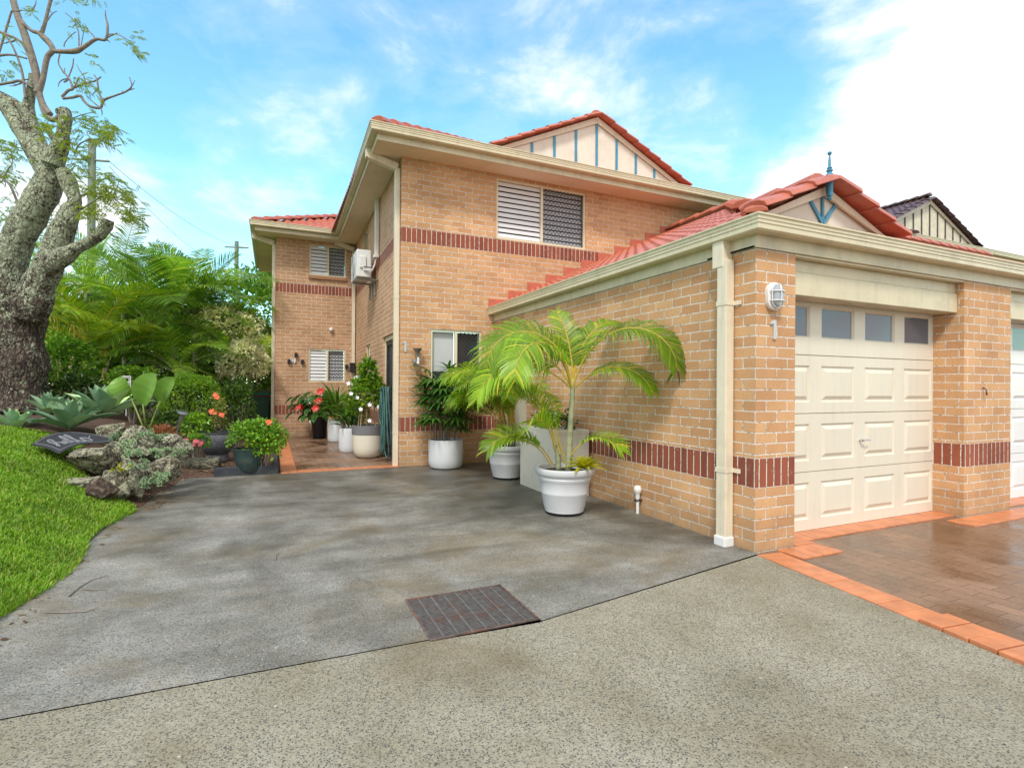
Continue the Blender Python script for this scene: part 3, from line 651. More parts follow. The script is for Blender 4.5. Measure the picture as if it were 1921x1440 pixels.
caps('ridge_caps',(3.79,3.79,cz(3.79)),(12,3.79,cz(3.79)),M_TILE,HOUSE)
# stepped flashing against the main wall
g=MB(); n_=11
for i in range(n_):
    x0=-.12+i*.369; x1=x0+.369; g.box(x0,x1+(.0),YF-.018-.0012*(i%2),YF-.004,cz(x0)-.02,2.795+i*.172)
g.build('stepped_flashing',M_FLASH,HOUSE,bevel=.004)
# gablets
def gablet(y,ax,zl,xl,xr,za,m,battens,parent,yw=.02,barge=.075,bc=None,capm=M_TILE,wd=.13,bm2=None,capstep=.3,bw=.016):
    gb=empty('gable',(0,0,0),None,None); gb.parent=parent
    g=MB(); g.add([(xl,y,zl),(xr,y,zl),(ax,y,za),(xl,y+.05,zl),(xr,y+.05,zl),(ax,y+.05,za)],[(0,1,2),(5,4,3),(0,3,4,1),(1,4,5,2),(2,5,3,0)]); g.build('gable_panel',m,gb)
    for (xa,sg) in ((xl,1),(xr,-1)):
        g=MB(); ox=sg*-.10; q0=Vector((xa+ox,y-.045,zl-.03)); q1=Vector((ax,y-.045,za)); 
        vs=[]
        for yy in (y-.045,y-.022): vs+=[(xa+ox,yy,zl-.02),(ax,yy,za+.03),(ax,yy,za+.03-barge*1.35),(xa+ox+sg*barge*1.8,yy,zl-.02)]
        f=[(0,1,2,3),(7,6,5,4),(0,4,5,1),(3,2,6,7),(0,3,7,4),(1,5,6,2)]
        g.add(vs,f if sg<0 else [q[::-1] for q in f]); g.build('bargeboard',bc or M_CREAML,gb)
        caps('verge_tiles',(xa-sg*.18,y-.06,zl-.02),(ax,y-.06,za+.05),capm,gb,wd=wd,ht=.065,step=capstep,lift=.015)
    for x,z0,z1 in battens:
        g=MB(); g.box(x-bw,x+bw,y-.020,y-.002,z0,z1); g.build('batten',bm2 or M_BLUE,gb)
    return gb
def zt(x,ax,xl,za,zl): return za-(abs(x-ax)/abs(ax-xl))*(za-zl)
bt=[]
for i in range(-4,5):
    x=AXm+i*.575+.0; bt.append((x,6.35,zt(x,AXm,1.15,7.72,6.60)-.10))
gablet(YG,AXm,6.50,1.0,6.1,7.70,M_GABLE,bt,HOUSE,barge=.11,wd=.17,capstep=.40,bw=.03)
g2=gablet(YGG,AG,2.80,.40,1.95,3.12,M_GABLE,[],HOUSE,barge=.06)
def stick(g,a,b,wd,y0,y1):
    a=Vector((a[0],0,a[1])); b=Vector((b[0],0,b[1])); d=(b-a).normalized(); n=Vector((-d.z,0,d.x))*wd
    vs=[(q.x,yy,q.z) for yy in (y0,y1) for q in (a-n,a+n,b+n,b-n)]
    g.add(vs,[(0,1,2,3),(7,6,5,4),(0,4,5,1),(1,5,6,2),(2,6,7,3),(3,7,4,0)])
g=MB(); zb=2.80
stick(g,(1.115,zb+.02),(.92,zb+.24),.016,YGG-.020,YGG-.004); stick(g,(1.125,zb+.02),(1.32,zb+.24),.016,YGG-.0215,YGG-.005); stick(g,(1.12,zb+.05),(1.12,zb+.27),.014,YGG-.018,YGG-.003)
g.build('truss_ornament',M_BLUE,g2)
g=MB(); g.lathe([(0.0051, 0.0), (0.017, 0.0086), (0.0221, 0.0216), (0.0102, 0.0324), (0.0255, 0.0432), (0.0289, 0.072), (0.034, 0.216), (0.0306, 0.2376), (0.0187, 0.2484), (0.0187, 0.2592), (0.0272, 0.2664), (0.0272, 0.2772), (0.0153, 0.2844), (0.0221, 0.2952), (0.0127, 0.306), (0.011, 0.36), (0.0059, 0.4104), (0.0119, 0.414), (0.0187, 0.4284), (0.0136, 0.4406), (0.0034, 0.4464)],(AG-.035,YGG-.10,2.995),16,capt=True)
g.build('finial',M_BLUE,g2,smooth='auto')
# main roof
tiles('roof',(EX,17),(0,-1),(1,0),ZE,[(EX,17),(EX,EY),(YG-EY+EX-.0,YG),(AXm,YG),(AXm,17)],M_TILE,HOUSE)
tiles('roof',(EX,EY),(1,0),(0,1),ZE,[(EX,EY),(EXR,EY),(EXR-(YG-EY),YG),(EX+(YG-EY),YG)],M_TILE,HOUSE)
tiles('roof',(EXR,EY),(0,1),(-1,0),ZE,[(EXR,EY),(EXR,17),(AXm,17),(AXm,YG),(EXR-(YG-EY),YG)],M_TILE,HOUSE)
caps('ridge_caps',(EX+.1,EY+.1,ZE+.05),(EX+YG-EY,YG,ZE+SL*(YG-EY)),M_TILE,HOUSE)
caps('ridge_caps',(AXm,YG,ZE+SL*(AXm-EX)),(AXm,17,ZE+SL*(AXm-EX)),M_TILE,HOUSE)
# wing roof
WX,WY=XW-.545,YW-.545
tiles('roof',(WX,WY),(1,0),(0,1),ZE,[(WX,WY),(EX+.05,WY),(1.5,WY+3.6),(1.5,16.2),(WX+5.4,16.2)],M_TILE,HOUSE)
tiles('roof',(WX,17),(0,-1),(1,0),ZE,[(WX,16.1),(WX,WY),(WX+5.3,WY+5.3),(WX+5.3,16.1)],M_TILE,HOUSE)
caps('ridge_caps',(WX+.1,WY+.1,ZE+.05),(WX+4,WY+4,ZE+SL*4),M_TILE,HOUSE,wd=.12,ht=.07,lift=.02)
# ---- downpipes
def dpipe(pts,wx,wy,parent,extra=()):
    g=MB(); (x,y,z0,z1)=pts; g.box(x-wx,x+wx,y-wy,y+wy,z0,z1)
    for b in extra: g.box(*b)
    return g.build('downpipe',M_CREAML,parent,bevel=.006)
dp=dpipe((-.055,.26,.04,2.36),.045,.05,HOUSE,[(-.105,-.002,.24,.36,2.30,2.52)])
for z in (2.0,.62): g=MB(); g.box(-.104,-.005,.205,.315,z-.018,z+.018); g.box(-.012,-.004,.14,.205,z-.018,z+.018); g.build('pipe_bracket',M_CREAML,dp)
g=MB(); g.box(-.115,-.005,.20,.32,-.02,.075); g.build('pipe_shoe',M_WHITE,dp,bevel=.01)
def slanted(a,b,w_,h_):
    g=MB(); a=Vector(a); b=Vector(b); d=(b-a).normalized(); s=Vector((0,1,0)); u=s.cross(d).normalized()*h_; s=s*w_
    vs=[q+e1*s+e2*u for q in (a,b) for e1,e2 in ((-1,-1),(1,-1),(1,1),(-1,1))]
    g.add(vs,[(0,1,2,3),(7,6,5,4),(0,4,5,1),(1,5,6,2),(2,6,7,3),(3,7,4,0)]); return g
def eavepipe(xw,y,xo,z0):
    o=dpipe((xw-.045,y,z0,4.80),.04,.05,HOUSE)
    g=slanted((xo,y,4.94),(xw-.045,y,4.82),.055,.055); g.box(xo-.045,xo+.045,y-.05,y+.05,4.90,5.045); g.build('offset_pipe',M_CREAML,o)
    
    for z in (.52,2.7): g=MB(); g.box(xw-.088,xw-.004,y-.053,y+.053,z,z+.03); g.build('pipe_bracket',M_CREAML,o)
eavepipe(XS,5.56,XS-.5,.0); eavepipe(XS2-.02,11.26,XS2-.5,.0); eavepipe(XW,11.5,XW-.5,.0)
# ---- windows
def lattice(g,P,w_,h_,s,t):
    "diamond grille between (0,0) and (w_,h_) drawn as thin bars; P maps (u,v,depth) to world"
    k=-h_
    for sg in (1,-1):
        c=-h_ if sg>0 else 0
        while c<w_+(0 if sg>0 else h_):
            # line u = c + sg*v
            pts=[]
            v0,v1=0,h_
            if sg>0: v0=max(0,-c); v1=min(h_,w_-c)
            else: v0=max(0,c-w_); v1=min(h_,c)
            if v1-v0>.02:
                a=(c+sg*v0,v0); b=(c+sg*v1,v1); e_=t*.7
                dp=.002 if sg>0 else .0045
                q=[P(a[0]-e_,a[1],dp),P(a[0]+e_,a[1],dp),P(b[0]+e_,b[1],dp),P(b[0]-e_,b[1],dp)]
                g.quad(q)
            c+=s
def window(p0,p1,z0,z1,dep,split,left,right,parent=None,rows=None,sp=.05):
    "p0,p1: bottom corners on the outer wall face; dep: how far in it sits"
    p0=Vector((*p0,0)); p1=Vector((*p1,0)); d=(p1-p0); W=d.length; d.normalize(); n=Vector((d.y,-d.x,0)); Hh=z1-z0
    P=lambda u,v,o=0: p0+d*u+Vector((0,0,z0+v))+n*(o-dep)
    def bx(g,u0,u1,v0,v1,o0,o1):
        vs=[P(u,v,o) for o in (o0,o1) for u,v in ((u0,v0),(u1,v0),(u1,v1),(u0,v1))]
        g.add(vs,[(3,2,1,0),(4,5,6,7),(0,1,5,4),(1,2,6,5),(2,3,7,6),(3,0,4,7)])
    f=.035
    g=MB(); bx(g,0,W,0,f,0,.045); bx(g,0,W,Hh-f,Hh,0,.045); bx(g,0,f,f,Hh-f,0,.045); bx(g,W-f,W,f,Hh-f,0,.045); bx(g,split-.022,split+.022,f,Hh-f,-.002,.050)
    wn=g.build('window',M_FRAME,parent or HOUSE)
    for (a,b,kind) in ((f,split-.022,left),(split+.022,W-f,right)):
        g=MB(); bx(g,a,b,f,Hh-f,-.06 if kind!='blind' else -.04,-.05 if kind!='blind' else -.03)
        g.build('pane',M_GLASS,wn)
        if kind in('shutter','mesh'):
            g=MB(); nb=int((Hh-2*f)/.085); hb=(Hh-2*f)/nb
            for i in range(nb):
                v=f+hb*(i+.12); c0=P(a+.004,v,0 if kind=='shutter' else -.045); c1=P(b-.004,v,0 if kind=='shutter' else -.045)
                up=Vector((0,0,hb*(.80 if kind=='shutter' else .80))); o_=n*.018
                g.add([c0+o_,c1+o_,c1+up-n*.0,c0+up,c0+o_+n*.004,c1+o_+n*.004,c1+up+n*.004,c0+up+n*.004],[(3,2,1,0),(4,5,6,7),(0,1,5,4),(2,3,7,6)])
            g.build('louvres',M_SHUT if kind=='shutter' else M_LOUV,wn)
        if kind=='mesh' or kind=='grille':
            g=MB(); lattice(g,lambda u,v,o:P(a+u,f+v,.028+o),b-a,Hh-2*f,sp,.0085); g.build('security_mesh',M_DARKM,wn)
        if kind=='blind':
            g=MB(); bx(g,a,b,f+.42*(Hh-2*f),Hh-f,-.028,-.024); g.build('blind',M_CURT,wn)
    return wn
window((XS+1.64,YF),(XS+3.44,YF),3.85,4.90,.06,.89,'shutter','mesh',sp=.075)
window((XS+.49,YF),(XS+1.38,YF),1.03,2.23,.06,.44,'blind','grille',sp=.07)
window((XW+.77,YW),(XW+1.67,YW),1.37,2.22,.06,.46,'shutter','mesh',sp=.08)
window((XW+.78,YW),(XW+1.67,YW),4.08,4.87,.06,.45,'shutter','mesh',sp=.08)
sdv=(Vector((XS,YF,0))-Vector((XS2,YW,0))).normalized()
def sp_(u): q=Vector((XS2,YW,0))+sdv*u; return (q.x,q.y)
window(sp_(sl-3.9),sp_(sl-3.3),1.35,2.2,.07,.3,'grille','grille')
window(sp_(sl-4.4),sp_(sl-3.75),4.02,4.88,.07,.32,'grille','grille')
# front screen door on the side wall
q0,q1=sp_(sl-1.68),sp_(sl-.64)
g=MB(); A=Vector((*q0,0)); B=Vector((*q1,0)); dd=(B-A).normalized(); nn=Vector((dd.y,-dd.x,0))
def PB(u,z,o): return A+dd*u+nn*(o-.09)+Vector((0,0,z))
def bxd(g,u0,u1,z0,z1,o0,o1):
    vs=[PB(u,v,o) for o in (o0,o1) for u,v in ((u0,z0),(u1,z0),(u1,z1),(u0,z1))]
    g.add(vs,[(3,2,1,0),(4,5,6,7),(0,1,5,4),(1,2,6,5),(2,3,7,6),(3,0,4,7)])
DW=1.04
bxd(g,0,DW,2.12,2.2,0,.05); bxd(g,0,.05,0,2.12,0,.05); bxd(g,DW-.05,DW,0,2.12,0,.05)
door=g.build('door',M_FRAME,HOUSE)
g=MB(); bxd(g,.05,.11,0,2.12,.003,.03); bxd(g,DW-.11,DW-.05,0,2.12,.003,.03); bxd(g,.11,DW-.11,2.04,2.12,.003,.03); bxd(g,.11,DW-.11,0,.15,.003,.03); bxd(g,.11,DW-.11,1.0,1.08,.003,.03); bxd(g,.11,DW-.11,.15,1.0,-.01,-.002); bxd(g,.11,DW-.11,1.08,2.04,-.01,-.002)
g.build('screen_panel',M_DARKM,door)
g=MB(); lattice(g,lambda u,v,o:PB(.11+u,.15+v,.012+o),DW-.22,1.89,.09,.004); g.build('security_mesh',simple('grey_mesh',(.12,.12,.13),.5),door)
# cream side door in the garage wall
g=MB(); y0,y1=YF-1.28,YF-.44
g.box(.05,.09,y0+.03,y1-.03,-.0,2.10); sd_=g.build('door',M_DOOR,HOUSE)
g=MB(); g.box(.03,.1,y0,y0+.03,0,2.13); g.box(.03,.1,y1-.03,y1,0,2.13); g.box(.03,.1,y0+.03,y1-.03,2.10,2.13); g.build('door_frame',M_FRAME,sd_)
# ---- garage doors
def garage_door(x0,x1,mm,lab=None):
    y=.28; W=x1-x0; g=MB(); sec=.535
    for i in range(4):
        z0=i*sec+.004; z1=(i+1)*sec-.004
        rows=[]
        n=4; pw=W/n
        holes=[]
        for j in range(n):
            cx=x0+pw*(j+.5); holes.append((cx-pw*.375,cx+pw*.375,z0+(.10 if i<3 else .155),z0+(.435 if i<3 else .455)))
        for a,b,c,d in gridrects(x0,x1,z0,z1,holes): g.quad([(a,y,c),(b,y,c),(b,y,d),(a,y,d)])
        g.quad([(x0,y,z1),(x1,y,z1),(x1,y+.02,z1+.004),(x0,y+.02,z1+.004)]); g.quad([(x0,y,z0),(x0,y+.02,z0-.004),(x1,y+.02,z0-.004),(x1,y,z0)])
        for a,b,c,d in holes:
            if i==3:
                for s0,s1,o0,o1 in ((0,.018,0,.022),):
                    A_=[(a,c),(b,c),(b,d),(a,d)]; B_=[(a+s1,c+s1),(b-s1,c+s1),(b-s1,d-s1),(a+s1,d-s1)]
                    for k in range(4): p,q=A_[k],A_[(k+1)%4]; r,s=B_[(k+1)%4],B_[k]; g.quad([(p[0],y+o0,p[1]),(q[0],y+o0,q[1]),(r[0],y+o1,r[1]),(s[0],y+o1,s[1])])
                continue
            rings=[(0,0),(.010,.013),(.022,.013),(.055,-.004)]
            for (s0,o0),(s1,o1) in zip(rings,rings[1:]):
                A_=[(a+s0,c+s0),(b-s0,c+s0),(b-s0,d-s0),(a+s0,d-s0)]; B_=[(a+s1,c+s1),(b-s1,c+s1),(b-s1,d-s1),(a+s1,d-s1)]
                for k in range(4): p,q=A_[k],A_[(k+1)%4]; r,s=B_[(k+1)%4],B_[k]; g.quad([(p[0],y+o0,p[1]),(q[0],y+o0,q[1]),(r[0],y+o1,r[1]),(s[0],y+o1,s[1])])
            s=.055; g.quad([(a+s,y-.004,c+s),(b-s,y-.004,c+s),(b-s,y-.004,d-s),(a+s,y-.004,d-s)])
    gd=g.build('garage_door',mm,HOUSE)
    if lab: gd['label']=lab
    for j in range(4):
        cx=x0+W/4*(j+.5); z0=3*sec+.155; 
        g=MB(); a,b,c,d=cx-W/4*.375+.018,cx+W/4*.375-.018,z0+.018,3*sec+.455-.018
        g.quad([(a,y+.021,c),(b,y+.021,c),(b,y+.021,d),(a,y+.021,d)]); g.build('window',M_GLASSG,gd)
    g=MB(); g.tube([(x0+W*.5,y-.0,.80),(x0+W*.5,y-.035,.80)],.012,10); g.tube([(x0+W*.5-.005,y-.035,.80),(x0+W*.5+.03,y-.045,.805),(x0+W*.5+.10,y-.042,.80)],[.009,.008,.006],8); g.build('handle',M_CHROME,gd,smooth='auto')
    g=MB(); g.box(x0,x1,y+.003,y+.02,-.02,.004); g.build('rubber_seal',M_BLACK,gd)
    return gd
garage_door(.455,3.0,M_DOOR,'cream sectional garage door'); garage_door(3.865,6.40,M_WDOOR,'white sectional garage door')
for x0,x1 in ((.452,2.948),(3.862,6.418)):
    g=MB(); g.box(x0,x1,.06,.26,2.09,2.285); g.box(x0,x1,.075,.26,2.289,2.39); g.box(x0,x1,-.0,.26,2.392,2.412); g.build('lintel',M_CREAM,HOUSE,bevel=.004)
g=MB(); g.box(-.02,12,.0,.5,2.4135,2.43); g.build('eave_lining',M_SOFF,HOUSE)
# ------------------------------------------------------------------ wall mounted things
ac=empty('air_conditioner',(-1.84,8.17,3.43),'white outdoor air conditioning unit on a wall bracket beside the upper window','air conditioner')
g=MB(); g.box(-1.98,-1.70,7.77,8.57,3.45,3.99); g.build('casing',M_WHITE,ac,bevel=.015)
g=MB()
for i in range(7):
    r=.04+.035*i; g.tube([(-1.99,8.23+r*math.cos(t*.2618),3.72+r*math.sin(t*.2618)) for t in range(25)],.004,4)
for t in range(8): a=t*math.pi/4; g.tube([(-1.991,8.23,3.72),(-1.991,8.23+.25*math.cos(a),3.72+.25*math.sin(a))],.004,4)
g.build('fan_grille',simple('grey_grille',(.42,.42,.41),.5),ac)
g=MB(); g.box(-1.93,-1.80,7.735,7.768,3.62,3.86); g.build('valve_cover',M_WHITE,ac,bevel=.015)
g=MB()
for y in (7.9,8.42): g.box(-2.0,-1.60,y-.02,y+.02,3.41,3.445); g.box(-1.625,-1.60,y-.02,y+.02,3.10,3.41)
g.box(-1.63,-1.60,7.6,8.5,3.37,3.41); g.build('bracket',M_GAL,ac)
g=MB(); g.box(-1.67,-1.60,7.53,7.60,3.80,4.98); g.box(-1.69,-1.595,7.51,7.62,3.80,3.86); g.build('conduit',M_WHITE,ac,bevel=.006)
for k in range(3):
    g=MB(); g.tube([(-1.64,7.565-.01*k,3.82),(-1.66,7.6,3.72-.03*k),(-1.70,7.66,3.62-.03*k),(-1.84,7.74,3.64-.03*k),(-1.86,7.76,3.66-.03*k)],.012,6); g.build('pipe',M_WHITE if k else M_BLACK,ac,smooth=True)
def bulkhead():
    o=empty('wall_light',(.17,0,2.035),'white oval bulkhead light on the garage brick pier above the number','wall light')
    def oval(w_,h_,n=28): # stadium outline
        P=[]
        for i in range(n):
            t=2*math.pi*i/n; x=math.cos(t)*w_; z=math.sin(t)*w_+(h_-w_)*(1 if math.sin(t)>=0 else -1)
            P.append((x,z))
        return P
    def prism(lst,m,name,smooth='auto'):
        g=MB(); k=len(lst[0][0]); b=0
        for P,y in lst: g.v+=[(.17+x,y,2.035+z) for x,z in P]
        for i in range(len(lst)-1):
            for j in range(k): a=i*k+j; c=i*k+(j+1)%k; g.f.append((a,c,c+k,a+k)); g.m.append(0)
        g.f.append(tuple((len(lst)-1)*k+j for j in range(k))); g.m.append(0); return g.build(name,m,o,smooth=smooth)
    prism([(oval(.075,.108),-.001),(oval(.078,.112),-.035),(oval(.068,.10),-.042)],M_WHITE,'base')
    m,t,p,_=newmat('ribbed_lamp_glass'); p.inputs['Base Color'].default_value=(.45,.48,.52,1); p.inputs['Roughness'].default_value=.15; p.inputs['Transmission Weight'].default_value=.2
    prism([(oval(.055,.088),-.040),(oval(.052,.085),-.075),(oval(.035,.065),-.088)],m,'lens')
    g=MB()
    P=oval(.062,.095)+[oval(.062,.095)[0]]; g.tube([(.17+x,-.060,2.035+z) for x,z in P],.005,6,caps=False)
    for z in (-.04,.035): g.tube([(.17-.066,-.04,2.035+z),(.17-.062,-.085,2.035+z),(.17,-.098,2.035+z),(.17+.062,-.085,2.035+z),(.17+.066,-.04,2.035+z)],.005,6)
    g.tube([(.17,-.042,2.035-.10),(.17,-.085,2.035-.085),(.17,-.098,2.035),(.17,-.085,2.035+.085),(.17,-.042,2.035+.10)],.0045,6)
    g.build('guard',M_WHITE,o,smooth=True)
bulkhead()
def numeral(x,y,z0,h,label):
    g=MB(); w_=h*.10
    g.box(x-w_,x+w_,y-.012,y,z0,z0+h)
    g.add([(x-w_,y-.0115,z0+h-.001),(x-w_,y-.0115,z0+h*.80),(x-w_*3.2,y-.0115,z0+h*.74),(x-w_*3.2,y-.0115,z0+h*.84),(x-w_,y,z0+h-.001),(x-w_,y,z0+h*.80),(x-w_*3.2,y,z0+h*.74),(x-w_*3.2,y,z0+h*.84)],[(0,3,2,1),(3,7,6,2),(2,6,5,1),(0,4,7,3)])
    tag(g.build('house_number',M_GALV),label,'house number')
M_GALV=simple('brushed_number',(.55,.55,.54),.4,.1,10,metal=.3)
numeral(.20,-.001,1.695,.155,'grey metal number 1 on the garage pier below the oval light')
numeral(-1.545,YF-.001,1.84,.17,'pale number 1 on the house corner beside the sensor light')
sl_=empty('wall_light',(-1.37,YF,1.72),'tarnished sconce with upturned cup on the corner brick wall left of the window','wall light')
g=MB(); g.lathe([(.012,0),(.02,.02),(.022,.05),(.03,.07),(.055,.10),(.075,.125),(.078,.135),(.0,.13)],(-1.37,YF-.10,1.76),20); g.build('shade',M_GAL,sl_,smooth='auto')
g=MB(); g.lathe([(.001,0),(.035,.012),(.045,.045),(.04,.075),(.02,.09)],(-1.40,YF-.06,1.64),18); g.tube([(-1.37,YF-.10,1.77),(-1.37,YF-.10,1.70),(-1.39,YF-.03,1.68),(-1.39,YF-.001,1.68)],.018,8); g.build('body',M_GAL,sl_,smooth='auto')
g=MB(); g.tube([(-1.36,YF-.10,1.75),(-1.36,YF-.10,1.65)],.022,10); g.build('bulb_guard',M_WHITE,sl_,smooth='auto')
for i,(x,z,lb) in enumerate(((-2.94,2.05,'small black cube light on the far wing wall, topmost of the three by the corner'),(-3.10,1.88,'small black cube light on the far wing wall, nearest the left corner'),(-2.79,1.88,'small black cube light on the far wing wall, closest to the lower window'),(-1.72,1.78,'small black cube light on the far wing wall right of the lower window'))):
    g=MB(); g.box(x-.035,x+.035,YW-.07,YW-.001,z-.05,z+.05); g.box(x-.028,x+.028,YW-.074,YW-.07,z-.035,z+.035); tag(g.build('cube_light',M_BLACK,bevel=.004),lb,'wall light','black cube lights on the wing wall')
g=MB(); g.lathe([(.001,0),(.045,.01),(.055,.05),(.05,.07),(.02,.09)],(-2.11,YW-.05,2.68),16); g.tube([(-2.11,YW-.05,2.72),(-2.11,YW-.001,2.72)],.025,10); tag(g.build('sensor',M_WHITE,smooth='auto'),'round white sensor on the far wing wall above the lower window','sensor')
mb_=empty('letterbox',(-1.62,YW-.05,1.75),'black wall letterbox on the wing wall in the inner corner','letterbox')
g=MB(); g.box(-1.66,-1.54,YW-.28,YW-.16,1.62,1.85); g.build('box',M_BLACK,mb_,bevel=.006); g=MB(); g.box(-1.67,-1.53,YW-.29,YW-.15,1.852,1.87); g.build('lid',M_BLACK,mb_)
g=MB()
for sx in (-1,1):
    g.add([(-3.02,YW-.02,1.90),(-3.02+sx*.06,YW-.05,1.97),(-3.02+sx*.075,YW-.05,1.92),(-3.02+sx*.02,YW-.02,1.88),(-3.02+sx*.055,YW-.04,1.83)],[(0,1,2,3),(3,2,4)])
g.box(-3.026,-3.014,YW-.03,YW-.001,1.85,1.94)
tag(g.build('butterfly_ornament',M_WHITE),'small white butterfly ornament between the black cube lights','ornament')
g=MB(); g.tube([(-.045,1.42,-.01),(-.045,1.42,.20)],.016,12); pp=tag(g.build('waste_pipe',M_WHITE,smooth='auto'),'short white pipe with round cap rising beside the garage wall','pipe')
g=MB(); g.lathe([(.02,0),(.024,.02),(.024,.05),(.03,.06),(.042,.085),(.042,.11),(.03,.135),(.001,.14)],(-.045,1.42,.15),16); g.build('cap',M_WHITE,pp,smooth='auto')
g=MB(); g.box(-.07,-.002,1.40,1.44,.13,.142); g.build('clip',M_BLACK,pp)
g=MB(); g.tube([(3.30,-.002,1.32),(3.30,-.03,1.30),(3.302,-.035,1.24)],[.008,.007,.009],8); tag(g.build('hook',M_RUST,smooth=True),'small rusty hook on the brick pier between the garage doors','hook')
# ------------------------------------------------------------------ garden hose
hz=empty('garden_hose',(-1.72,6.0,1.2),'green garden hose hanging in long loops by the screen door','hose')
g=MB(); rn=random.Random(4)
for k in range(11):
    y0=5.80+.026*k+rn.uniform(-.03,.03); x=-1.72-.03*(k%4)-.02*rn.random(); zl=rn.uniform(.03,.75); ww=rn.uniform(.06,.20)
    pts=[]
    for i in range(25):
        t=i/24*2*math.pi; yy=y0+ww*math.sin(t)*(.4+.6*(1-math.cos(t))/2)+rn.uniform(-.004,.004); zz=(1.27+zl)/2+(1.27-zl)/2*math.cos(t); pts.append((x+.02*math.sin(t*2+k),yy,zz))
    g.tube(pts,.0105,7,caps=False)
g.build('hose_coil',M_HOSE,hz,smooth=True)
g=MB(); g.box(-1.78,-1.62,5.86,6.06,1.22,1.27); g.tube([(-1.77,5.96,1.27),(-1.77,5.96,1.33)],.012,8); g.build('hanger',M_BLACK,hz)
# ------------------------------------------------------------------ plants: generators
def frond(g,base,az,el0,length,nl,ll,bend,m=0,mr=1,roll=0,lw=.016,vang=35,droop=.5,start=.22,rr=.008,side_bend=0,rnd=random):
    base=Vector(base); k=14; pts=[]; p=base.copy(); seg=length/k; a=az
    dirs=[]
    for i in range(k+1):
        s=i/k; e=el0-bend*(s**1.4); aa=az+side_bend*s; d=Vector((math.cos(aa)*math.cos(e),math.sin(aa)*math.cos(e),math.sin(e)))
        pts.append(p.copy()); dirs.append(d); p=p+d*seg
    g.tube(pts,[rr*(1-.85*i/k) for i in range(k+1)],5,mr,caps=False)
    for i in range(nl):
        s=start+(1-start)*(i+.5)/nl; f=s*k; j=min(k-1,int(f)); q=pts[j].lerp(pts[j+1],f-j); d=dirs[j].lerp(dirs[j+1],f-j).normalized()
        sd=d.cross(Vector((0,0,1))); 
        if sd.length<.05: sd=Vector((math.sin(az),-math.cos(az),0))
        sd.normalize(); upv=sd.cross(d).normalized()
        # twist of the frond around its rachis
        sd2=sd*math.cos(roll)+upv*math.sin(roll); up2=-sd*math.sin(roll)+upv*math.cos(roll)
        prof=math.sin(math.pi*min(1,(.12+.88*(s-start)/(1-start))))**.55 if s<.97 else .45
        Ln=ll*max(.3,prof)*rnd.uniform(.88,1.1)
        for sg in (-1,1):
            fwd=.45+.5*s+rnd.uniform(-.12,.12)
            ld=(sd2*sg*math.cos(R(vang))+up2*math.sin(R(vang))+d*fwd).normalized()
            dr_=droop*rnd.uniform(.7,1.3)
            w_=ld.cross(up2).normalized()*lw*.5*rnd.uniform(.8,1.2)
            p0=q; p1=q+ld*Ln*.45+Vector((0,0,-Ln*.10*dr_)); p2=q+ld*Ln*.78+Vector((0,0,-Ln*.35*dr_)); p3=q+ld*Ln*(.98-.15*dr_)+Vector((0,0,-Ln*.72*dr_))
            b=len(g.v); g.v+=[tuple(p0-w_*.5),tuple(p0+w_*.5),tuple(p1-w_),tuple(p1+w_),tuple(p2-w_*.7),tuple(p2+w_*.7),tuple(p3)]
            g.f+=[(b,b+1,b+3,b+2),(b+2,b+3,b+5,b+4),(b+4,b+5,b+6)]; g.m+=[m,m,m]
def leaf(g,p,d,up,Ln,wd,m=0,fold=.25,curl=.25,hi=False):
    d=d.normalized(); s=d.cross(up)
    if s.length<.01: s=d.cross(Vector((1,0,0)))
    s.normalize(); n=s.cross(d).normalized()
    if not hi:
        b=len(g.v); e=p+d*Ln*.5; t=p+d*Ln-n*Ln*curl
        g.v+=[tuple(p),tuple(e+s*wd*.5+n*wd*fold),tuple(t),tuple(e-s*wd*.5+n*wd*fold)]; g.f+=[(b,b+1,b+2),(b,b+2,b+3)]; g.m+=[m,m]
    else:
        b=len(g.v); K=6; 
        for i in range(K+1):
            u=i/K; c=p+d*Ln*u-n*Ln*curl*u*u; ww=wd*.5*(math.sin(math.pi*min(.999,u**.8))**.75 if 0<i<K else .02)
            g.v+=[tuple(c-s*ww+n*ww*fold*2),tuple(c),tuple(c+s*ww+n*ww*fold*2)]
        for i in range(K):
            a=b+i*3; g.f+=[(a,a+1,a+4,a+3),(a+1,a+2,a+5,a+4)]; g.m+=[m,m]
def rdir(r): 
    z=r.uniform(-1,1); t=r.uniform(0,6.283); q=math.sqrt(1-z*z); return Vector((q*math.cos(t),q*math.sin(t),z))
def bush(g,c,rx,ry,rz,n,Ln,wd,seed,m=0,lump=.25,shell=.55,zmin=None,hi=False,curl=.25):
    r=random.Random(seed); c=Vector(c)
    for i in range(n):
        d=rdir(r); 
        if d.z<-.55: d.z=-d.z
        f=1+lump*mnoise.noise(Vector((d.x*2.3+seed,d.y*2.3,d.z*2.3)))*1.6+.12*mnoise.noise(Vector((d.x*7,d.y*7+seed,d.z*7)))
        rad=(r.uniform(shell,1)**.6)*f; p=c+Vector((d.x*rx*rad,d.y*ry*rad,d.z*rz*rad))
        if zmin is not None and p.z<zmin: continue
        o=(d*.7+rdir(r)*.8+Vector((0,0,.25))).normalized(); leaf(g,p,o,rdir(r)*.6+Vector((0,0,1)),Ln*r.uniform(.7,1.2),wd*r.uniform(.8,1.2),m,hi=hi,curl=curl)
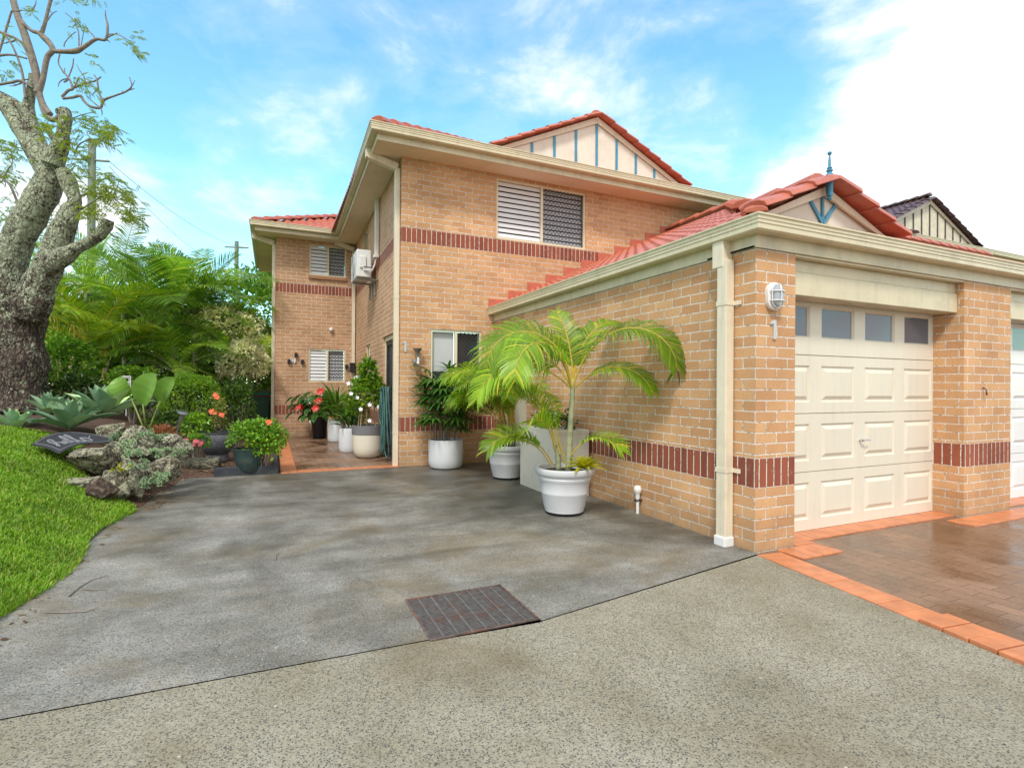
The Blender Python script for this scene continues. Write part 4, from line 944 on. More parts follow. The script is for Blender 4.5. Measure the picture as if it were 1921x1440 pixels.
def pot_ribbed(o,c):
    g=MB(); h=.47; R0,R1=.20,.285
    prof=[(.17,.02),(.2,.03),(R0+.02*.3,.06)]
    def rr(z): return R0+(R1-R0)*((z)/h)
    for z,dz in ((.08,0),(.20,0),(.215,.006),(.225,.006),(.24,0),(.33,0),(.345,.006),(.36,.012),(.375,.012),(.385,.004),(.395,.004),(.405,.022),(.42,.028),(.455,.03),(.47,.024),(.475,.010)): prof.append((rr(z)+dz,z))
    prof+= [(R1-.02,.470),(R1-.03,.40)]
    g.lathe(prof,c,48); g.build('pot',M_POTW,o,smooth='auto')
    g=MB(); g.lathe([(.185,0),(.195,.01),(.2,.03)],c,40); g.build('pot_foot',M_BLACK,o,smooth='auto')
    g=MB(); n=30; g.lathe([(R1-.03,.425),(.12,.435),(.001,.44)],c,30,capb=False); g.build('soil',M_SOIL,o)
def cane(g,pts,r0,r1,m=0):
    k=len(pts); P=[];Rr=[]
    for i in range(k-1):
        for j in range(6):
            t=j/6; q=Vector(pts[i]).lerp(Vector(pts[i+1]),t); P.append(q); rr=r0+(r1-r0)*((i+t)/(k-1)); Rr.append(rr*(1.10 if j%3==0 else 1))
    P.append(Vector(pts[-1])); Rr.append(r1); g.tube(P,Rr,9,m)
# ------------------------------------------------------------------ potted plants along the garage wall
def AZ(dx,dy): return math.atan2(dy,dx)
RV=Vector((_rt.x,_rt.y,0)).normalized(); FV=Vector((_fw.x,_fw.y,0)).normalized()
def saz(right,away): v=RV*right+FV*away; return math.atan2(v.y,v.x)
c3=Vector((-.725,1.745,0))
p3=empty('potted_palm',c3,'golden cane palm in the ribbed white pot nearest the camera, with a yellow bromeliad','potted palm')
pot_ribbed(p3,c3)
crown=c3+RV*(.02)+Vector((0,0,1.20))
g=MB(); cane(g,[c3+RV*.04+Vector((0,0,.42)),c3+RV*.05+Vector((0,0,.75)),c3+RV*.075+Vector((0,0,1.2)),c3+RV*.08+Vector((0,0,1.38))],.036,.022); g.build('cane',M_CANE,p3,smooth=True)
g=MB(); cane(g,[c3-RV*.06+FV*.04+Vector((0,0,.42)),c3-RV*.07+FV*.04+Vector((0,0,.7))],.03,.024); g.build('cane',M_CANE,p3,smooth=True)
cr3=c3+RV*.08+Vector((0,0,1.27))
rs=random.Random(11)
for (rt_,aw,el,ln,bend,nl,ll,roll) in ((1.0,-.66,72,1.62,2.95,74,.36,-.45),(1.0,-.6,44,1.0,2.1,52,.25,-.4),(.5,.35,82,1.1,1.5,44,.32,-.3),(-1.0,-.2,80,1.50,3.3,62,.40,.7),(-.6,-.7,66,1.35,2.9,56,.36,.5),(-.9,.3,74,1.35,2.3,50,.36,.5),(-.2,.5,84,1.0,.9,36,.28,.3),(.15,.7,80,.95,1.3,40,.30,-.2),(-1,-.3,40,1.25,2.1,50,.34,.5),(-.7,.1,60,1.2,2.6,50,.36,.8)):
    g=MB(); frond(g,cr3+rdir(rs)*.01,saz(rt_,aw),R(el),ln,nl,ll,bend,roll=roll,lw=.017,droop=.62,start=.24,rr=.012,rnd=rs,vang=22); g.build('frond',[M_PALM,M_RACH],p3)
for (dx,h,rt_,aw,el,ln,bend) in ((-.08,.80,-1,.2,72,1.2,2.1),(-.10,.72,-.3,-.6,64,.85,1.9),(-.12,.6,-1,-.4,58,.9,2.1),(-.05,.7,-.2,.6,78,1.05,1.6),(-.14,.58,-.9,-.3,60,.65,1.7),(.02,.62,.9,-.65,58,.75,2.0),(.0,.6,-.6,-.2,78,1.05,1.4),(-.1,.75,-.9,.5,80,1.15,1.7)):
    g=MB(); frond(g,c3+RV*dx+Vector((0,0,h-.1)),saz(rt_,aw),R(el),ln,34,.27,bend,lw=.015,droop=.55,start=.35,rr=.009,rnd=rs,roll=rs.uniform(-.6,.6)); g.build('frond',[M_PALM,M_RACH],p3)
g=MB(); bc=c3+RV*.19-FV*.12+Vector((0,0,.47))
for i in range(34):
    a=i*2.399; e=R(75-60*(i/34)); d=Vector((math.cos(a)*math.cos(e),math.sin(a)*math.cos(e),math.sin(e))); leaf(g,bc,d,Vector((0,0,1)),.15+.10*(i/34),.052,hi=True,curl=.35)
g.build('bromeliad',M_BROM,p3,smooth=True)
# second golden palm
c2=Vector((-.44,3.86,0))
p2=empty('potted_palm',c2,'dense golden cane palm in the ribbed white pot left of the tall planter box','potted palm')
pot_ribbed(p2,c2)
rs=random.Random(21)
g=MB()
for i in range(12):
    a=i*2.4; q=c2+Vector((math.cos(a)*.10,math.sin(a)*.10,.42)); g.tube([q,q+Vector((math.cos(a)*.03,math.sin(a)*.03,.35))],[.016,.012],7)
g.build('cane',M_CANE,p2,smooth=True)
for i in range(30):
    a=i*2.399+.3; q=c2+Vector((math.cos(a)*.11,math.sin(a)*.11,.60+rs.uniform(0,.35))); el=R(rs.uniform(60,86)); 
    ln=rs.uniform(.95,1.35); az=a
    if math.cos(az)>.25: az=saz(-1,rs.uniform(-1.2,.8)); el=R(rs.uniform(70,88))
    g=MB(); frond(g,q,az,el,ln,42,.34,rs.uniform(1.3,2.4),lw=.016,droop=.6,start=.28,rr=.009,rnd=rs,roll=rs.uniform(-.8,.8),vang=22); g.build('frond',[M_PALM,M_RACH],p2)
# lady palm in the first pot
c1=Vector((-.96,5.09,0))
p1_=empty('potted_palm',c1,'dark green lady palm in the smooth white pot against the house front under the window','potted palm')
g=MB(); g.lathe([(.20,0),(.245,.02),(.27,.07),(.275,.14),(.275,.43),(.268,.452),(.255,.452),(.25,.40)],c1,48); g.build('pot',M_POTW,p1_,smooth='auto')
g=MB(); g.lathe([(.25,.41),(.001,.42)],c1,30,capb=False); g.build('soil',M_SOIL,p1_)
def fan(g,base,az,el,plen,ll,n,m=0,mr=1,wd=.03,rnd=random):
    d=Vector((math.cos(az)*math.cos(el),math.sin(az)*math.cos(el),math.sin(el))); tip=base+d*plen; g.tube([base,base+d*plen*.5+Vector((0,0,.02)),tip],[.005,.004,.003],5,mr,caps=False)
    s=d.cross(Vector((0,0,1))).normalized(); 
    d2=(d*.8+Vector((0,0,-.25))).normalized()
    for i in range(n):
        t=(i/(n-1)-.5)*R(210); dd=(d2*math.cos(t)+s*math.sin(t)); L_=ll*rnd.uniform(.85,1.1)*(1-.15*abs(t)/2); leaf(g,tip,dd,Vector((0,0,1)),L_,wd,m,hi=True,curl=.35,fold=.15)
rs=random.Random(31)
g=MB()
for i in range(16):
    a=i*2.4; rr=.05+.14*rs.random(); q=c1+Vector((math.cos(a)*rr,math.sin(a)*rr,.40)); g.tube([q,q+Vector((math.cos(a)*.05,math.sin(a)*.05,rs.uniform(.5,.85)))],.009,6)
g.build('cane',M_TWIG,p1_)
for i in range(92):
    a=i*2.399; h=.58+.82*rs.random()**.8; q=c1+Vector((math.cos(a)*.12,math.sin(a)*.10,h)); az=a+rs.uniform(-.3,.3)
    if math.sin(az)>.45: az=-az
    g=MB(); fan(g,q,az,R(rs.uniform(5,65)),rs.uniform(.12,.30),rs.uniform(.25,.33),9,rnd=rs,wd=.042); g.build('fan_leaf',[M_RHAP,M_RACHG],p1_,smooth=True)
# tall planter box
pb=empty('planter_box',(-.26,2.95,0),'tall pale rectangular planter box between the two ribbed pots against the garage wall','planter box')
g=MB(); x0,x1,y0,y1=-.47,-.04,2.35,3.36
g.box(x0,x1,y0,y1,0,.74); g.box(x0,x0+.03,y0,y1,.74,.79); g.box(x1-.03,x1,y0,y1,.74,.79); g.box(x0+.03,x1-.03,y0,y0+.03,.74,.79); g.box(x0+.03,x1-.03,y1-.03,y1,.74,.79); g.build('box',simple('pale_planter_concrete',(.68,.65,.57),.7,.08,4,.15,60,dirt=(.46,.44,.38),dscale=4,damt=.5),pb,bevel=.006)
g=MB()
for yy in (2.65,3.0): bush(g,(-.26,yy,.84),.17,.22,.14,260,.055,.03,int(yy*100),shell=.2)
g.build('foliage',M_LEAFD,pb)
g=MB()
for i in range(9): bush(g,(-.30+rs.uniform(-.12,.1),2.45+rs.uniform(0,.7),.93+rs.uniform(-.04,.04)),.028,.028,.02,12,.025,.02,i,shell=.2)
g.build('flowers',M_WFL,pb)
# ------------------------------------------------------------------ potted plants on the entry path
bp=empty('potted_plant',(-1.9,6.76,0),'flowering climber on stakes in the large cream bowl pot with a grey band','potted plant')
c=Vector((-1.90,6.76,0))
g=MB(); g.lathe([(.13,0),(.18,.012),(.225,.05),(.255,.11),(.27,.19),(.275,.42)],c,44); g.build('pot',M_POTC,bp,smooth='auto')
g=MB(); g.lathe([(.276,.42),(.282,.425),(.285,.58),(.272,.585),(.262,.54)],c,44,capb=False); g.build('pot_band',M_POTG,bp,smooth='auto')
g=MB(); g.lathe([(.266,.545),(.001,.55)],c,30,capb=False); g.build('soil',M_SOIL,bp)
for dx,dy in ((-.16,-.08),(-.10,-.14),(0,-.1),(.15,-.05),(.1,.1)):
    g=MB(); g.tube([c+RV*dx+FV*dy+Vector((0,0,.54)),c+RV*dx*.6+FV*dy*.5+Vector((0,0,1.35))],.009,6); g.build('stake',simple('bamboo',(.38,.28,.14),.6),bp)
g=MB(); bush(g,c+Vector((0,0,1.12)),.33,.27,.36,900,.095,.058,41,shell=.35); bush(g,c+Vector((0,0,1.52)),.17,.16,.25,260,.09,.055,42,shell=.2); bush(g,c+RV*-.22+Vector((0,0,.86)),.17,.17,.16,120,.09,.05,43)
g.build('foliage',M_LEAFB,bp)
g=MB(); rs=random.Random(5)
def flower(g,p,r,n=5,m=0,face=None):
    f=(face or Vector((-.3,-1,.3))).normalized(); s=f.cross(Vector((0,0,1))).normalized(); u=s.cross(f)
    for i in range(n):
        a=i*2*math.pi/n+rs.random()*.3; d=s*math.cos(a)+u*math.sin(a); leaf(g,p,(d+f*.3),f,r,r*.95,m,hi=False,curl=.1,fold=.05)
for rr_,zz,ff in ((-.30,1.33,-.2),(-.25,1.15,-.2),(-.24,1.05,-.1),(-.12,1.08,-.28),(.10,.96,-.28),(.24,.92,-.2),(.10,.68,-.28),(-.16,1.45,-.1),(-.05,.88,-.3)): g=MB(); flower(g,c+RV*rr_+FV*ff+Vector((0,0,zz)),.042); g.build('flower',M_WFL,bp)
def small_pot(cx,cy,r,h,label,seed,lf,Ln,wd,rz,n,hz_):
    o=empty('potted_plant',(cx,cy,0),label,'potted plant'); c=Vector((cx,cy,0))
    g=MB(); g.lathe([(r*.72,0),(r*.9,.012),(r*.98,.05),(r,.1),(r,h-.01),(r*.97,h),(r*.92,h),(r*.9,h-.05)],c,36); g.build('pot',M_POTW,o,smooth='auto')
    g=MB(); g.lathe([(r*.91,h-.04),(.001,h-.03)],c,24,capb=False); g.build('soil',M_SOIL,o)
    rs=random.Random(seed); g=MB()
    for i in range(n):
        a=i*2.399; e=R(rs.uniform(15,85)); q=c+Vector((math.cos(a)*r*.4,math.sin(a)*r*.4,h-.03+rs.uniform(0,hz_))); d=Vector((math.cos(a)*math.cos(e),math.sin(a)*math.cos(e),math.sin(e))); leaf(g,q,d,Vector((0,0,1)),Ln*rs.uniform(.7,1.2),wd,hi=True,curl=rs.uniform(.2,.6))
    g.build('foliage',lf,o,smooth=True)
small_pot(-2.10,7.72,.20,.47,'dark leafy plant in the smaller white pot just left of the cream bowl pot',51,M_RHAP,.34,.05,.3,90,.35)
small_pot(-2.12,9.75,.20,.50,'strappy green plant in the far white pot beside the black pot',52,M_LEAF,.55,.045,.3,110,.45)
small_pot(-1.86,8.75,.17,.50,'fine leaved plant in the white pot hidden between two other white pots',53,M_RHAP,.36,.04,.3,70,.35)
an=empty('potted_plant',(-2.42,10.7,0),'anthurium with red flowers in the tall black pot under the wing window','potted plant'); c=Vector((-2.42,10.7,0))
g=MB(); g.lathe([(.14,0),(.15,.02),(.205,.58),(.215,.60),(.2,.60),(.19,.5)],c,30); g.build('pot',M_BLACK,an,smooth='auto')
rs=random.Random(61); g=MB(); gs=MB()
for i in range(85):
    a=i*2.399; hh=rs.uniform(.7,1.25); rr=rs.uniform(.12,.5)*(1.2 if math.cos(a)<0 else .8); q=c+Vector((math.cos(a)*rr,math.sin(a)*rr*.7-.05,hh-.35*rr)); gs.tube([c+Vector((0,0,.5)),c+Vector((math.cos(a)*rr*.5,math.sin(a)*rr*.4,hh*.8)),q],.006,4)
    leaf(g,q,Vector((math.cos(a),math.sin(a)*.7,-.6+rs.uniform(-.3,.2))),Vector((0,0,1)),rs.uniform(.2,.3),rs.uniform(.14,.2),hi=True,curl=.2)
g.build('foliage',M_ANTH,an,smooth=True); gs.build('stalks',M_RACHG,an)
g=MB()
for px_,py_ in ((563,765),(598,752),(592,766),(601,735),(640,770)):
    q=at(px_,py_,12.5); g=MB(); flower(g,q,.10,6); flower(g,q+Vector((.02,-.02,.02)),.08,6); g.build('flower',M_RED,an)
# ------------------------------------------------------------------ left garden: border, pots, plants
g=MB(); g.box(-4.22,-3.395,5.465,5.535,-.02,.125); gb=tag(g.build('garden_edging',M_SLEEP,bevel=.008),'low black timber edging at the front of the garden bed beside the log','edging')
g=MB(); g.box(-3.455,-3.395,5.54,9.5,-.02,.12); tag(g.build('garden_edging',M_SLEEP,bevel=.008),'black timber edging running back along the paved path','edging')
def displaced(name,c,r,seed,m,amp=.085,rot=0):
    "angular field stone: hull of a few random corners, edges worn, surface pitted"
    rr=random.Random(seed*13+5); bm=bmesh.new()
    for i in range(15):
        d=rdir(rr); k=rr.uniform(.86,1.12); q=Vector((abs(d.x)**.6*math.copysign(1,d.x),abs(d.y)**.6*math.copysign(1,d.y),abs(d.z)**.7*math.copysign(1,d.z)))*k; bm.verts.new(q)
    bmesh.ops.convex_hull(bm,input=bm.verts)
    for v in [v for v in bm.verts if not v.link_faces]: bm.verts.remove(v)
    bmesh.ops.bevel(bm,geom=list(bm.edges),offset=.06,segments=2,affect='EDGES',profile=.6)
    bmesh.ops.triangulate(bm,faces=bm.faces)
    for k in range(3):
        L_=[e for e in bm.edges if e.calc_length()>.09]
        if L_: bmesh.ops.subdivide_edges(bm,edges=L_,cuts=1)
        bmesh.ops.triangulate(bm,faces=bm.faces)
    for v in bm.verts:
        q=v.co; k=1+amp*mnoise.noise(q*2.1+Vector((seed*3.1,0,0)))+amp*.5*mnoise.noise(q*5+Vector((0,seed,0)))-amp*.5*abs(mnoise.noise(q*9))+amp*.35*mnoise.noise(q*24)
        v.co=q*k
    bmesh.ops.scale(bm,vec=Vector(r),verts=bm.verts); bmesh.ops.rotate(bm,cent=(0,0,0),matrix=Matrix.Rotation(rot,3,'Z')@Matrix.Rotation(.3*math.sin(seed*2.1),3,'X'),verts=bm.verts)
    me=bpy.data.meshes.new(name); bm.to_mesh(me); bm.free(); me.materials.append(m)
    for p in me.polygons: p.use_smooth=True
    me.set_sharp_from_angle(angle=R(24))
    o=bpy.data.objects.new(name,me); o.location=c; col.objects.link(o); return o
ROCKS=[((232,872,6.0),(.12,.12,.12),'small pale rock filling the gap behind the mossy rock'),((325,888,6.2),(.10,.10,.08),'smallest rock at the driveway edge beside the log'),((170,905,5.55),(.13,.12,.10),'small rock tucked under the flat rock on the lawn side'),((176,866,5.75),(.23,.21,.15),'broad flat lichen covered rock under the front edge of the black mat'),
 ((150,918,5.5),(.20,.16,.15),'grey rock at the lower left end of the rockery beside the lawn'),
 ((212,908,5.62),(.19,.17,.17),'mossy rounded rock leaning on the dark broken rock'),
 ((210,812,6.6),(.20,.16,.13),'pale pointed rock behind the right tip of the mat'),
 ((258,832,6.25),(.17,.18,.19),'tall upright brownish rock in the middle of the rockery'),
 ((320,838,6.6),(.23,.20,.17),'large pale lichen rock at the right end of the rockery below the solar light'),
 ((218,850,6.1),(.17,.15,.13),'small rough rock beside the flat rock under the mat'),
 ((304,880,6.05),(.15,.16,.15),'low rock covered in succulents above the driveway edge'),
 ((254,900,5.8),(.17,.17,.19),'brown weathered rock low in the centre of the rockery'),
 ((284,846,6.3),(.13,.14,.19),'mottled rock wedged between the upright and the large pale rock')]
for i,(pos,r,lb) in enumerate(ROCKS):
    q=at(*pos); r=(r[0]*1.02,r[1]*1.0,r[2]*1.08); tag(displaced('rock',q,r,i+1,M_ROCK,rot=i*.9),lb,'rock','lichen covered rocks of the rockery')
q=at(190,918,5.42); tag(displaced('rock',q,(.135,.12,.145),14,M_ROCKB,rot=.5),'dark brown rock with a broken face at the foot of the rockery','rock','lichen covered rocks of the rockery')
# log
bm=bmesh.new(); bmesh.ops.create_cone(bm,segments=28,radius1=.10,radius2=.095,depth=.72,cap_ends=True); bmesh.ops.subdivide_edges(bm,edges=[e for e in bm.edges if abs(e.verts[0].co.z-e.verts[1].co.z)>.1],cuts=24)
for v in bm.verts:
    a=math.atan2(v.co.y,v.co.x); k=1+.16*mnoise.noise(Vector((math.cos(a)*3,math.sin(a)*3,v.co.z*1.2)))+.08*mnoise.noise(Vector((math.cos(a)*9,math.sin(a)*9,v.co.z*3))); v.co.x*=k; v.co.y*=k*1.15
bmesh.ops.rotate(bm,cent=(0,0,0),matrix=Matrix.Rotation(R(-10),3,'Z')@Matrix.Rotation(R(90),3,'Y'),verts=bm.verts)
me=bpy.data.meshes.new('log'); bm.to_mesh(me); bm.free(); me.materials.append(M_LOG)
for p in me.polygons: p.use_smooth=True
o=bpy.data.objects.new('log',me); o.location=at(360,878,7.75)+Vector((0,0,.0)); o.location.z=.125; col.objects.link(o); tag(o,'weathered lichen covered log lying beside the black edging','log')
# succulents
rs=random.Random(8)
SUC=[(225,820,6.2,'grey green succulents at the right tip of the mat'),(300,825,6.35,'succulents hanging over the top of the large pale rock'),(250,852,5.85,'cushion of pale succulents in front of the upright rock'),(305,895,5.85,'lowest blue green succulents touching the driveway'),(275,815,6.2,'grey green succulents spilling behind the upright rock'),(300,850,6.1,'succulent clump on the face of the large pale rock'),(262,872,5.75,'pale succulents over the centre of the rockery'),(318,872,6.2,'blue green succulents beside the log'),(285,905,5.7,'blue succulents at the driveway edge'),(240,835,6.0,'succulents between the flat rock and upright rock'),(338,850,6.4,'succulents under the solar light'),(230,878,5.6,'yellow green succulent between the flat rock and the mossy rock')]
for i,(x,y,d,lb) in enumerate(SUC):
    g=MB(); c=at(x,y,d)
    for k in range(20 if i!=11 else 9):
        q=c+Vector((rs.uniform(-.085,.085),rs.uniform(-.09,.0),rs.uniform(-.04,.06))); ax=(Vector((rs.uniform(-.5,.5),rs.uniform(-1,-.2),rs.uniform(.3,1)))).normalized(); s=ax.cross(Vector((0,0,1))).normalized(); u=s.cross(ax)
        for j in range(14):
            a=j*2.399; t=j/14; dd=(s*math.cos(a)+u*math.sin(a))*(.25+t)+ax*(1.1-t*.9); leaf(g,q,dd,ax,.020+.016*t,.014,hi=False,curl=-.15,fold=.3)
    tag(g.build('succulent',M_SED if i!=11 else M_BROM),lb,'succulent','succulents growing on the rockery')
# rubber mat with the word hello
def matsurf():
    A,B,Cc,D_=at(59,838,5.72),at(130,806,6.25),at(226,820,6.3),at(111,857,5.62)
    def S(s,t):
        p=(D_*(1-s)+Cc*s)*(1-t)+(A*(1-s)+B*s)*t
        p.z+=.028*math.sin(s*math.pi*1.35+.5)*1.3+.012+.012*math.sin(s*6+t*4)-.03*(s>.85)*(s-.85)
        return p
    g=MB(); n=30; m_=18; th=.008
    for lay in (0,1):
        for i in range(n+1):
            for j in range(m_+1):
                q=S(i/n,j/m_); rib=.003*math.sin(j/m_*math.pi*14) if lay==0 else 0
                g.v.append((q.x,q.y,q.z+(th+rib if lay==0 else 0)))
    K=(n+1)*(m_+1)
    for i in range(n):
        for j in range(m_):
            a=i*(m_+1)+j; g.f.append((a,a+m_+1,a+m_+2,a+1)); g.m.append(0); g.f.append((a+K,a+1+K,a+m_+2+K,a+m_+1+K)); g.m.append(0)
    for i in range(n):
        for j in (0,m_): a=i*(m_+1)+j; b=a+m_+1; g.f.append((a,b,b+K,a+K)); g.m.append(0)
    for j in range(m_):
        for i in (0,n): a=i*(m_+1)+j; b=a+1; g.f.append((a,b,b+K,a+K)); g.m.append(0)
    mt=tag(g.build('door_mat',M_MAT,smooth='auto'),'black rubber door mat printed hello draped on the rocks at the lawn edge','door mat')
    def up(s,t,h=.014): q=S(s,t); return Vector((q.x,q.y,q.z+h))
    g=MB()
    for a,b in ((.045,.955),): 
        P=[up(a+(b-a)*i/20,.07) for i in range(21)]+[up(b,.07+(.86)*i/12) for i in range(1,13)]+[up(b-(b-a)*i/20,.93) for i in range(1,21)]+[up(a,.93-.86*i/12) for i in range(1,13)]
        g.tube(P,.0035,4)
    g.build('border_line',M_MATL,mt)
    W=[(.04,.12),(.13,.5),(.19,.86),(.15,.98),(.10,.80),(.08,.35),(.065,.02),(.10,.32),(.155,.48),(.18,.30),(.185,.05),(.24,.10),(.30,.34),(.31,.47),(.265,.45),(.25,.22),(.285,.03),(.35,.10),(.42,.45),(.485,.85),(.46,.99),(.415,.75),(.40,.30),(.43,.03),(.49,.12),(.56,.48),(.625,.85),(.60,.99),(.555,.75),(.54,.30),(.57,.03),(.63,.10),(.68,.34),(.74,.46),(.70,.48),(.67,.26),(.69,.05),(.75,.05),(.80,.25),(.78,.44),(.76,.38),(.83,.34),(.93,.46)]
    pts=[]
    for i in range(len(W)-1):
        p0,p1_,p2_,p3_=[W[max(0,min(len(W)-1,i+k))] for k in (-1,0,1,2)]
        for j in range(6):
            t=j/6; f=lambda a,b,c,d:.5*((2*b)+(-a+c)*t+(2*a-5*b+4*c-d)*t*t+(-a+3*b-3*c+d)*t**3
            ); pts.append((f(p0[0],p1_[0],p2_[0],p3_[0]),f(p0[1],p1_[1],p2_[1],p3_[1])))
    g=MB(); g.tube([up(.08+.84*u+.05*(v-.5),.20+.60*v,.013) for u,v in pts],.0075,5); g.build('lettering',M_MATL,mt)
matsurf()
# agaves
def agave(pos,n,ln,wd,seed,label,tilt=0):
    c=at(*pos) if len(pos)==3 and pos[0]>5 else Vector(pos)
    g=MB(); r=random.Random(seed); o=empty('agave',c,label,'agave','soft leaved agaves beside the tree')
    for i in range(n):
        a=i*2.399+seed; t=i/n; e=R(86-64*t+r.uniform(-6,6)); d=Vector((math.cos(a)*math.cos(e),math.sin(a)*math.cos(e),math.sin(e))); L_=ln*(.62+.42*t)*r.uniform(.92,1.08); W_=wd*(.75+.35*t)
        g=MB(); s=d.cross(Vector((0,0,1))).normalized(); nrm=s.cross(d).normalized(); K=12
        for k in range(K+1):
            u=k/K; q=c+d*(.02+L_*u)+Vector((0,0,-L_*(.05+.16*t)*u*u)); ww=W_*.5*((.30+.70*math.sin(math.pi*min(1,.12+u*.78))**1.1) if u<.6 else (1.0)*(1-((u-.6)/.4)**1.6)); ww=max(ww,.0015)
            g.v+=[tuple(q-s*ww+nrm*ww*.55),tuple(q-s*ww*.5+nrm*ww*.12),tuple(q-nrm*ww*.0),tuple(q+s*ww*.5+nrm*ww*.12),tuple(q+s*ww+nrm*ww*.55)]
        for k in range(K):
            for j in range(4): b=k*5+j; g.f.append((b,b+1,b+6,b+5)); g.m.append(0)
        g.build('leaf',M_AGAVE,o,smooth=True)
agave((128,806,6.75),19,.60,.165,1,'grey green agave just above the black mat, left of the largest one')
agave((196,786,7.25),22,.72,.185,2,'largest agave with broad blue green leaves behind the rocks')
agave((28,812,6.6),16,.46,.13,3,'small agave at the foot of the tree on the lawn edge')
agave((92,778,7.6),14,.48,.14,5,'agave partly hidden behind the left hand rosettes near the tree base')
# broad leaved plant
bo=empty('broad_leaf_plant',at(275,800,7.1),'broad leaved plant with upright paddle leaves behind the rockery','plant')
for (bx,tx,ty,tipx,tipy,wd,dd) in ((274,268,758,290,700,.30,7.0),(280,300,752,326,708,.24,7.2),(270,244,742,222,708,.28,7.25)):
    b=at(bx,805,7.1); m1=at(tx,ty,dd); t1=at(tipx,tipy,dd-.05)
    g=MB(); g.tube([b,(b+m1)/2+Vector((0,0,.01)),m1],[.014,.011,.008],7); g.build('stalk',M_RACHG,bo,smooth=True)
    g=MB(); d=(t1-m1); Ln=d.length; d.normalize(); s=d.cross(FV).normalized(); nrm=s.cross(d); K=14
    for k in range(K+1):
        u=k/K; q=m1+d*Ln*u-FV*(.04*math.sin(math.pi*u)); ww=wd*.5*math.sin(math.pi*(.06+.90*u))**.55*(1 if u<.97 else .5)
        for j in (-1,-.5,0,.5,1): g.v.append(tuple(q+s*ww*j-FV*(abs(j)*ww*.5)+nrm*.004*math.sin(k*2.2)))
    for k in range(K):
        for j in range(4): a=k*5+j; g.f.append((a,a+1,a+6,a+5)); g.m.append(0)
    g.build('leaf',M_BOP,bo,smooth=True)
# solar light
sg=empty('solar_light',at(329,818,7.3),'slanting silver solar garden light behind the rockery','garden light')
A_=at(328,822,7.3); B_=at(343,775,7.3)
g=MB(); d=(B_-A_); g.tube([A_-d*.3,A_+d*.55,A_+d*.85,B_],[.010,.016,.030,.042],14); g.build('stem',M_GAL,sg,smooth='auto')
g=MB(); dn=d.normalized(); g.tube([B_,B_+dn*.012,B_+dn*.02],[.075,.072,.045],20); g.build('cap',M_GAL,sg,smooth='auto')
# stone pot and teal pot
def garden_pot(pos,prof,m,label,leafm,flm,seed,fol,fl,name='potted_plant',extra=None):
    c=at(*pos); c.z=H(c.x,c.y)+.0; o=empty(name,c,label,'potted plant'); g=MB(); g.lathe(prof,c,36); g.build('pot',m,o,smooth='auto'); top=prof[-2][1]
    g=MB(); g.lathe([(prof[-1][0],prof[-1][1]),(.001,prof[-1][1]+.01)],c,24,capb=False); g.build('soil',M_SOIL,o)
    g=MB()
    for (dx,dy,dz,rx,rz,n,ll,ww) in fol: bush(g,c+RV*dx+FV*dy+Vector((0,0,dz)),rx,rx,rz,n,ll,ww,seed+int(dx*50),shell=.25)
    g.build('foliage',leafm,o)
    if fl:
        g=MB()
        for dx,dz,r_ in fl:
            for k in range(7): flower(g,c+RV*(dx+rs.uniform(-r_,r_))-FV*.05+Vector((0,0,dz+rs.uniform(-r_,r_)*.7)),.035)
        g.build('flowers',flm,o)
    return c,o
c,o=garden_pot((408,852,8.45),[(.15,0),(.17,.02),(.165,.09),(.15,.12),(.175,.15),(.235,.24),(.255,.34),(.25,.40),(.225,.44),(.23,.455),(.235,.47),(.20,.47),(.19,.43)],M_STONEPOT,'orange flowering bougainvillea in the charcoal stone urn in the garden bed',leafmat('variegated_leaf',(.14,.20,.03),(.30,.33,.10),(.55,.50,.30)),M_ORNG,71,[(0,0,.62,.13,.18,130,.05,.035),(.04,0,.85,.10,.16,90,.05,.035),(-.03,0,1.02,.06,.09,50,.04,.03)],[(-.05,.80,.045),(-.02,1.04,.05),(.10,.75,.03)])
c,o=garden_pot((468,866,7.72),[(.14,0),(.16,.02),(.20,.18),(.225,.30),(.24,.32),(.225,.325),(.21,.28)],M_TEAL,'bushy ixora in the dark teal pot behind the black edging',M_LEAF,M_ORNG,75,[(-.05,0,.50,.26,.22,520,.055,.035),(.28,.05,.45,.26,.24,520,.055,.035),(.1,.1,.55,.3,.2,420,.055,.035)],[(.30,.70,.02)])
def shrub(pos,rx,rz,n,Ln,wd,lm,seed,label,cat='shrub',group=None,hi=False,zc=.9,fl=None,stems=True,name='shrub',shell=.45,lump=.25,ground=True):
    c=Vector(at(*pos)) if pos[0]>20 else Vector(pos)
    z0=H(c.x,c.y) if (ground and c.y<16) else .6
    o=empty(name,(c.x,c.y,z0),label,cat,group)
    g=MB(); bush(g,c,rx,rx,rz,n,Ln,wd,seed,shell=shell,lump=lump,zmin=z0+.01,hi=hi); g.build('foliage',lm,o)
    if stems:
        g=MB(); r=random.Random(seed)
        for k in range(6): a=k*1.05; g.tube([(c.x+math.cos(a)*.03,c.y+math.sin(a)*.03,z0-.03),(c.x+math.cos(a)*rx*.3,c.y+math.sin(a)*rx*.3,(z0+c.z)/2),(c.x+math.cos(a)*rx*.6,c.y+math.sin(a)*rx*.6,c.z+rz*.2)],[.02*rx+.006,.012*rx+.004,.004],6)
        g.build('stem',M_TWIG,o)
    if fl:
        mm,pts=fl; g=MB()
        for (dx,dz,r_) in pts:
            for k in range(8): flower(g,c+RV*(dx+rs.uniform(-r_,r_))-FV*rx*.9+Vector((0,0,dz+rs.uniform(-r_,r_))),.03)
        g.build('flowers',mm,o)
    return o
shrub((495,838,7.75),.25,.24,650,.06,.036,M_LEAFB,81,'low glossy ixora spilling over the black edging in front of the teal pot',shell=.3)
